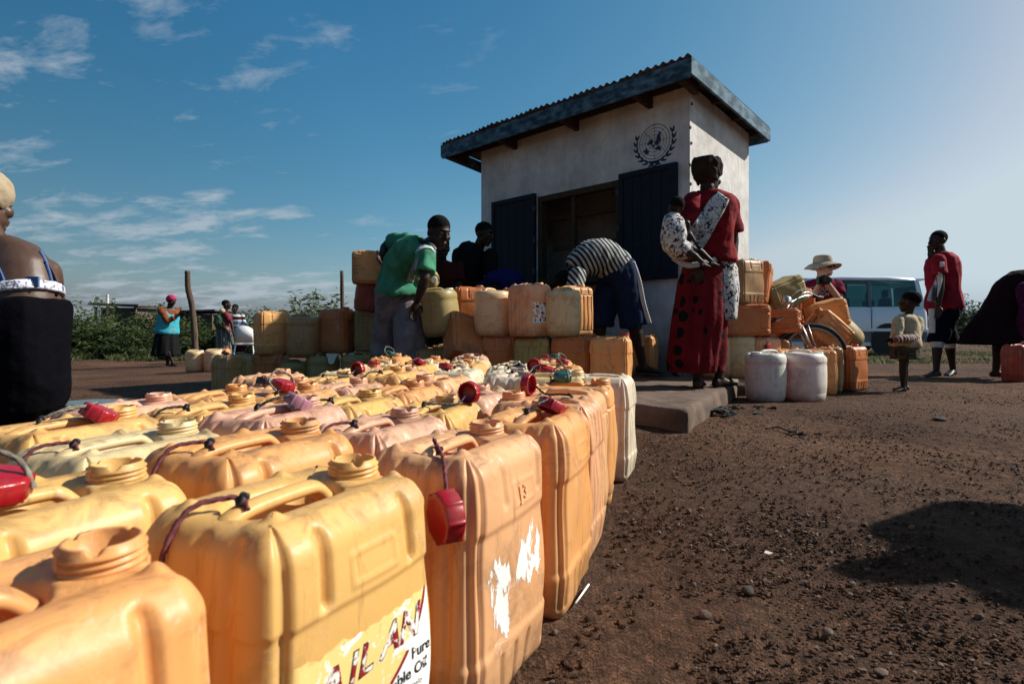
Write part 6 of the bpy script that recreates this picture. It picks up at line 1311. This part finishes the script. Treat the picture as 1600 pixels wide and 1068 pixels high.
# ---- man in red jersey
d = 6.84
p = Person('person', 'man in red and white football shirt standing with a hand at his chin', dict(pel=P(1475, 478, d), neck=P(1471, 394, d), head=P(1465, 376, d), shL=P(1466, 406, d - .17), shR=P(1477, 404, d + .16), elL=P(1470, 442, d - .2), haL=P(1466, 478, d - .22), hdL=(0, 0, -1), elR=P(1456, 430, d + .12), haR=P(1453, 402, d + .04), hdR=(.1, 0, 1), knL=P(1465, 530, d - .1), anL=G(1463, 0, d - .14), knR=P(1483, 530, d + .08), anR=G(1489, 0, d + .1), fdL=(-.95, -.3, 0), fdR=(-.8, -.5, 0)), (-.97, -.25, 0), (-.99, -.12, 0), 1.68)
p.body(hair='short'); JER = patt('red_jersey', (.28, .012, .026), (.22, .010, .02), 'noise', 7.0); p.shirt(JER, -.12, .020, .62, 'jersey', [(-.12, .022), (.4, .008), (1, 0)], fold=.008)
drape(p, 'side_panel', WHP, [((1466, 424, d - .2), (1473, 428, d - .2)), ((1460, 440, d - .2), (1471, 446, d - .2)), ((1452, 456, d - .2), (1466, 462, d - .2)), ((1448, 470, d - .2), (1462, 473, d - .2))], .006, .004)
p.pants(cloth('black_shorts', (.006, .006, .010)), 1.10, .020, .016, 'shorts', .1); 
for q, px in (('L', 1464), ('R', 1484)):
    k_, a_ = p.J['kn' + q], p.J['an' + q]; e = k_.lerp(a_, .10); p.put('shorts_hem', remesh(Sol().limb([e - Vector((0, 0, .012)), e + Vector((0, 0, .012))], [.080, .080], 14, True), .009, 1), WHP)
p.put('shorts_panel', remesh(Sol().loft([(P(1456, y, d - .16), Vector((.6, -.8, 0)).normalized(), Vector((.8, .6, 0)).normalized(), .035, .02) for y in (482, 500, 520)]), .008, 1), WHP)
p.put('badge', MB().box(P(1472, 413, d - .250), (.026, .004, .030), Matrix.Rotation(.1, 3, 'Z'), .002).me('badge'), WHP)
# ---- bending woman at the right edge
d = 6.5; BLK = cloth('black_dress', (.010, .004, .005), (.016, .006, .008))
p = Person('person', 'woman in black dress bending to the right at the right frame edge', dict(pel=P(1572, 482, d), mid=P(1590, 450, d - .03), neck=P(1628, 448, d - .1), head=P(1650, 452, d - .12), shL=P(1624, 450, d + .1), shR=P(1624, 454, d - .25), elL=P(1622, 490, d + .1), haL=P(1610, 528, d - .02), elR=P(1612, 490, d - .28), haR=P(1598, 528, d - .2), knL=P(1562, 525, d + .1), anL=G(1556, 0, d + .15), knR=P(1575, 528, d - .1), anR=G(1590, 0, d - .1), fdL=(.95, -.2, 0), fdR=(.95, -.2, 0)), (.97, -.2, 0), (.7, -.1, -.6), 1.66, fat=1.15)
p.body(hair='short'); p.shirt(BLK, -.1, .035, 1.2, 'dress_top', [(-.1, .03), (.4, .02), (1, .01)])
p.skirt([(P(1588, 452, d), .15, .17), (P(1574, 478, d), .22, .22), (P(1560, 508, d), .29, .25), (P(1552, 538, d), .33, .27)], BLK, 'skirt', 7, .07, lat=Vector((1, -.2, 0)).normalized(), seed=4)
PURP = patt('purple_print', (.05, .004, .036), (.14, .03, .12), 'dots', 30.0, .2); so_ = Sol(); so_.limb([P(1600, 450, d - .27), P(1603, 490, d - .30), P(1597, 525, d - .24)], [.06, .065, .05]); p.put('shawl', folds(remesh(so_, .01, 2), .01), PURP)
x = P(1592, 0, 6.1).x; jerrycan('dark red jerrycan in front of the bending woman at the right edge', (x, 6.1, ground_z(x, 6.1)), R(20), 'red', 1, 'closed', 'pink', grime=True, group='jerrycans piled right of the kiosk')
# ---- seated woman, left foreground
d = 2.25
p = Person('person', 'seated woman in black strap dress and beige cap seen from behind at left', dict(pel=P(14, 598, d), mid=P(22, 500, d - .04), neck=P(4, 388, d + .02), head=P(-26, 318, d + .06), shR=P(72, 425, d + .02), shL=P(-66, 418, d + .06), elR=P(88, 520, d + .16), haR=P(70, 585, d + .42), elL=P(-80, 520, d + .2), haL=P(-30, 590, d + .45), knR=P(60, 600, d + .5), anR=P(40, 690, d + .62), knL=P(-50, 600, d + .5), anL=P(-20, 690, d + .6)), (.25, .97, 0), (.22, .97, -.04), 1.66, skin=SKIN2, fat=1.12, vox=.009)
p.body(hair='short'); BD = cloth('black_strap_dress', (.002, .002, .0035), (.003, .003, .005))
p.shirt(BD, -.20, .018, 0, 'dress', [(-.2, .02), (0, .008), (.3, .012), (.7, .004)], .585, fold=.005)
p.blob([('l', [P(-15, 600, d + .1), P(-20, 602, d + .55)], [.12, .10], 14), ('l', [P(44, 602, d + .1), P(58, 602, d + .52)], [.10, .09], 14)], BD, 'dress_lap', .012)
p.put('dress_strap', MB().tube(catmull(onbody(p, [P(88, 462, d), P(88, 448, d), P(83, 432, d), P(76, 418, d), P(70, 409, d)]), 6), .006, 6).me('strap', True), BD)
BRB = cloth('blue_strap', (.10, .17, .34), (.07, .12, .26)); BRW = patt('bra_print', (.60, .60, .66), (.12, .12, .18), 'noise', 70.0, .56)
so_ = Sol(); tab = []
for t in (.63, .655, .68):
    c = p.sp(t); tg = (p.sp(t + .03) - p.sp(t - .03)).normalized(); vv = tg.cross(p.lat).normalized(); uu = vv.cross(tg).normalized(); tab.append((c, uu, vv, .168 * p.k * 1.10 + .008, .118 * p.k * 1.10 + .008))
so_.loft(tab, 40, 2.3); p.put('bra_band', remesh(so_, .007, 1), BRW)
t = .70; c = p.sp(t); p.put('bra_clasp', MB().box(onbody(p, [P(52, 440, d)], .014)[0], (.022, .004, .020), None, .002).me('clasp'), BRB)
p.put('bra_strap', MB().tube(catmull(onbody(p, [P(80, 440, d), P(76, 425, d), P(71, 410, d), P(66, 399, d), P(62, 393, d)]), 6), .0085, 8, True, .5).me('strap', True), BRB)
p.put('bra_strap', MB().tube(catmull(onbody(p, [P(6, 440, d), P(0, 425, d), P(-8, 410, d), P(-16, 398, d)]), 6), .0085, 8, True, .5).me('strap', True), BRB)
p.cap(cloth('beige_cap', (.34, .27, .18), (.27, .21, .14), 30), (.118, .100, .098), (-.016, 0, .050), 'cap', (.075, .020), -.015, .003)
jerrycan('yellow jerrycan used as a stool under the seated woman', (P(30, 0, d).x, d + .02, -.05), R(10), 'orange', 0, None, grime=True, group='jerrycans queued in lines in the foreground', scale=.72, neck=False)
# ---- distant people on the left
d = 12.4; gz = ground_z(-7.4, d)
p = Person('person', 'woman in pink headscarf, rust cardigan and black skirt standing on the left', dict(pel=P(261, 518, d), neck=P(264, 482, d), head=P(268, 470, d), elL=P(270, 500, d + .15), haL=P(281, 489, d + .02), elR=P(262, 502, d - .2), haR=P(280, 492, d - .12), hdL=(1, 0, .3), hdR=(1, 0, .2), knL=P(260, 545, d + .1), anL=G(262, 0, d + .1), knR=P(262, 545, d - .1), anR=G(270, 0, d - .1)), (.85, -.5, 0), (.9, -.4, -.25), 1.62, vox=.014, fat=1.12)
p.body(); CY = cloth('cyan_shirt', (.05, .33, .40), (.04, .27, .34)); p.shirt(CY, -.08, .016, 0, 'shirt', [(-.1, .05), (.3, .05), (1, 0)]); RUST = cloth('rust_cardigan', (.20, .060, .022), (.14, .04, .016))
so_ = Sol(); p.torso(so_, .03, .36, .97)
for q in 'LR': p.arm(so_, q, .018, 1.55)
p.put('cardigan', folds(remesh(so_, .014, 2), .007), RUST); p.skirt([(P(261, 513, d), .19, .17), (P(260, 530, d), .23, .20), (P(259, 556, d), .27, .23)], cloth('black_skirt', (.010, .010, .011)), 'skirt', 8, .08)
p.put('belt', remesh(Sol().loft([(P(262, 515, d) + Vector((0, 0, z)), p.lat, p.f, .21, .19) for z in (-.02, .0, .02)]), .014, 1), cloth('beige_belt', (.33, .29, .20)))
p.cap(cloth('pink_scarf', (.42, .035, .11), (.32, .025, .08)), (.112, .096, .098), (-.02, 0, .036), 'headscarf', (.05, .035), -.06, .004, True)
d = 14.0
p = Person('person', 'mother with a baby tied on her back in a green print cloth', dict(pel=P(352, 520, d), neck=P(352, 488, d), head=P(354, 476, d), elL=P(359, 505, d + .15), haL=P(366, 518, d + .1), elR=P(362, 505, d - .12), haR=P(365, 522, d - .15), knL=P(350, 538, d), anL=G(348, 0, d + .1), knR=P(358, 538, d), anR=G(358, 0, d - .1)), (.8, .5, 0), (.85, .4, 0), 1.62, vox=.014, fat=1.08)
p.body(); p.shirt(cloth('dusty_red_top', (.20, .035, .05)), -.05, .018, .7, 'top'); p.skirt([(P(351, 514, d), .19, .17), (P(351, 530, d), .22, .19), (P(352, 556, d), .25, .21)], patt('grey_streak_skirt', (.075, .085, .078), (.20, .21, .20), 'stripe', 9.0, axis=(1, .6, .05), duty=.3), 'skirt', 9, .08)
b = Person('person', 'baby with pale cap in green cloth on the back of the far mother', dict(pel=P(344, 510, d - .12), neck=P(344, 494, d - .12), head=P(348, 487, d - .14), elL=P(341, 503, d - .25), haL=P(346, 507, d - .3), elR=P(348, 503, d - .2), haR=P(351, 507, d - .28), knL=P(352, 512, d - .25), anL=P(357, 517, d - .25), knR=P(354, 510, d - .2), anR=P(359, 515, d - .2)), (.7, .5, 0), (.2, .9, 0), .74, vox=.012, fat=1.3, skin=SKIN2)
b.body(hc=1.0); b.cap(cloth('pale_baby_cap', (.40, .32, .20)), (.112, .095, .098), (-.02, 0, .036), 'cap', (.06, .035), -.06); b.blob([('e', P(343, 502, d - .14), ((1, 0, 0), (0, 1, 0), (0, 0, 1)), (.13, .14, .19))], patt('green_print', (.035, .085, .045), (.36, .34, .26), 'dots', 7.0, .30), 'sling', .014, .006)
d = 14.3
p = Person('person', 'boy in red, white and blue striped sweater beside the mother', dict(pel=P(372, 518, d), neck=P(368, 491, d), head=P(367, 482, d), elL=P(381, 503, d), haL=P(386, 510, d - .1), elR=P(362, 505, d), haR=P(363, 517, d - .05), knL=P(377, 536, d), anL=G(377, 0, d), knR=P(368, 536, d), anR=G(367, 0, d)), (.2, -.97, 0), (-.1, -.95, 0), 1.48, vox=.013)
p.body(); p.shirt(patt('multi_stripe', (.035, .01, .012), (.60, .58, .55), 'stripe', 8.2, axis=2, duty=.36, c3=(.09, .22, .36)), -.10, .018, 1.5, 'sweater'); p.pants(cloth('plum_trousers', (.045, .016, .028)), 1.9, .018, name='trousers')
# ---- person just outside the frame on the right: the large shadow on the dirt
bx_, by_ = 2.90, 1.72
p = Person('person', 'person just beyond the right edge, casting the large shadow on the dirt', dict(pel=(bx_, by_, .88), neck=(bx_, by_, 1.36), head=(bx_, by_, 1.50), shL=(bx_ - .02, by_ - .19, 1.31), shR=(bx_ - .02, by_ + .19, 1.31), elL=(bx_ + .05, by_ - .42, 1.16), haL=(bx_, by_ - .26, .98), elR=(bx_ + .05, by_ + .36, 1.12), haR=(bx_ - .05, by_ + .2, .95), knL=(bx_, by_ - .1, .45), anL=(bx_, by_ - .12, .08), knR=(bx_, by_ + .1, .45), anR=(bx_, by_ + .12, .08)), (-1, 0, 0), None, 1.62, fat=1.25, vox=.016)
p.body(); p.shirt(cloth('brown_shawl', (.12, .07, .05)), -.1, .05, 1.3, 'shawl', [(-.1, .06), (.5, .06), (1, .03)]); p.skirt([((bx_, by_, .9), .22, .2), ((bx_, by_, .5), .34, .30), ((bx_, by_, .12), .40, .34)], cloth('brown_skirt', (.10, .05, .04)), 'skirt', 9, .08)
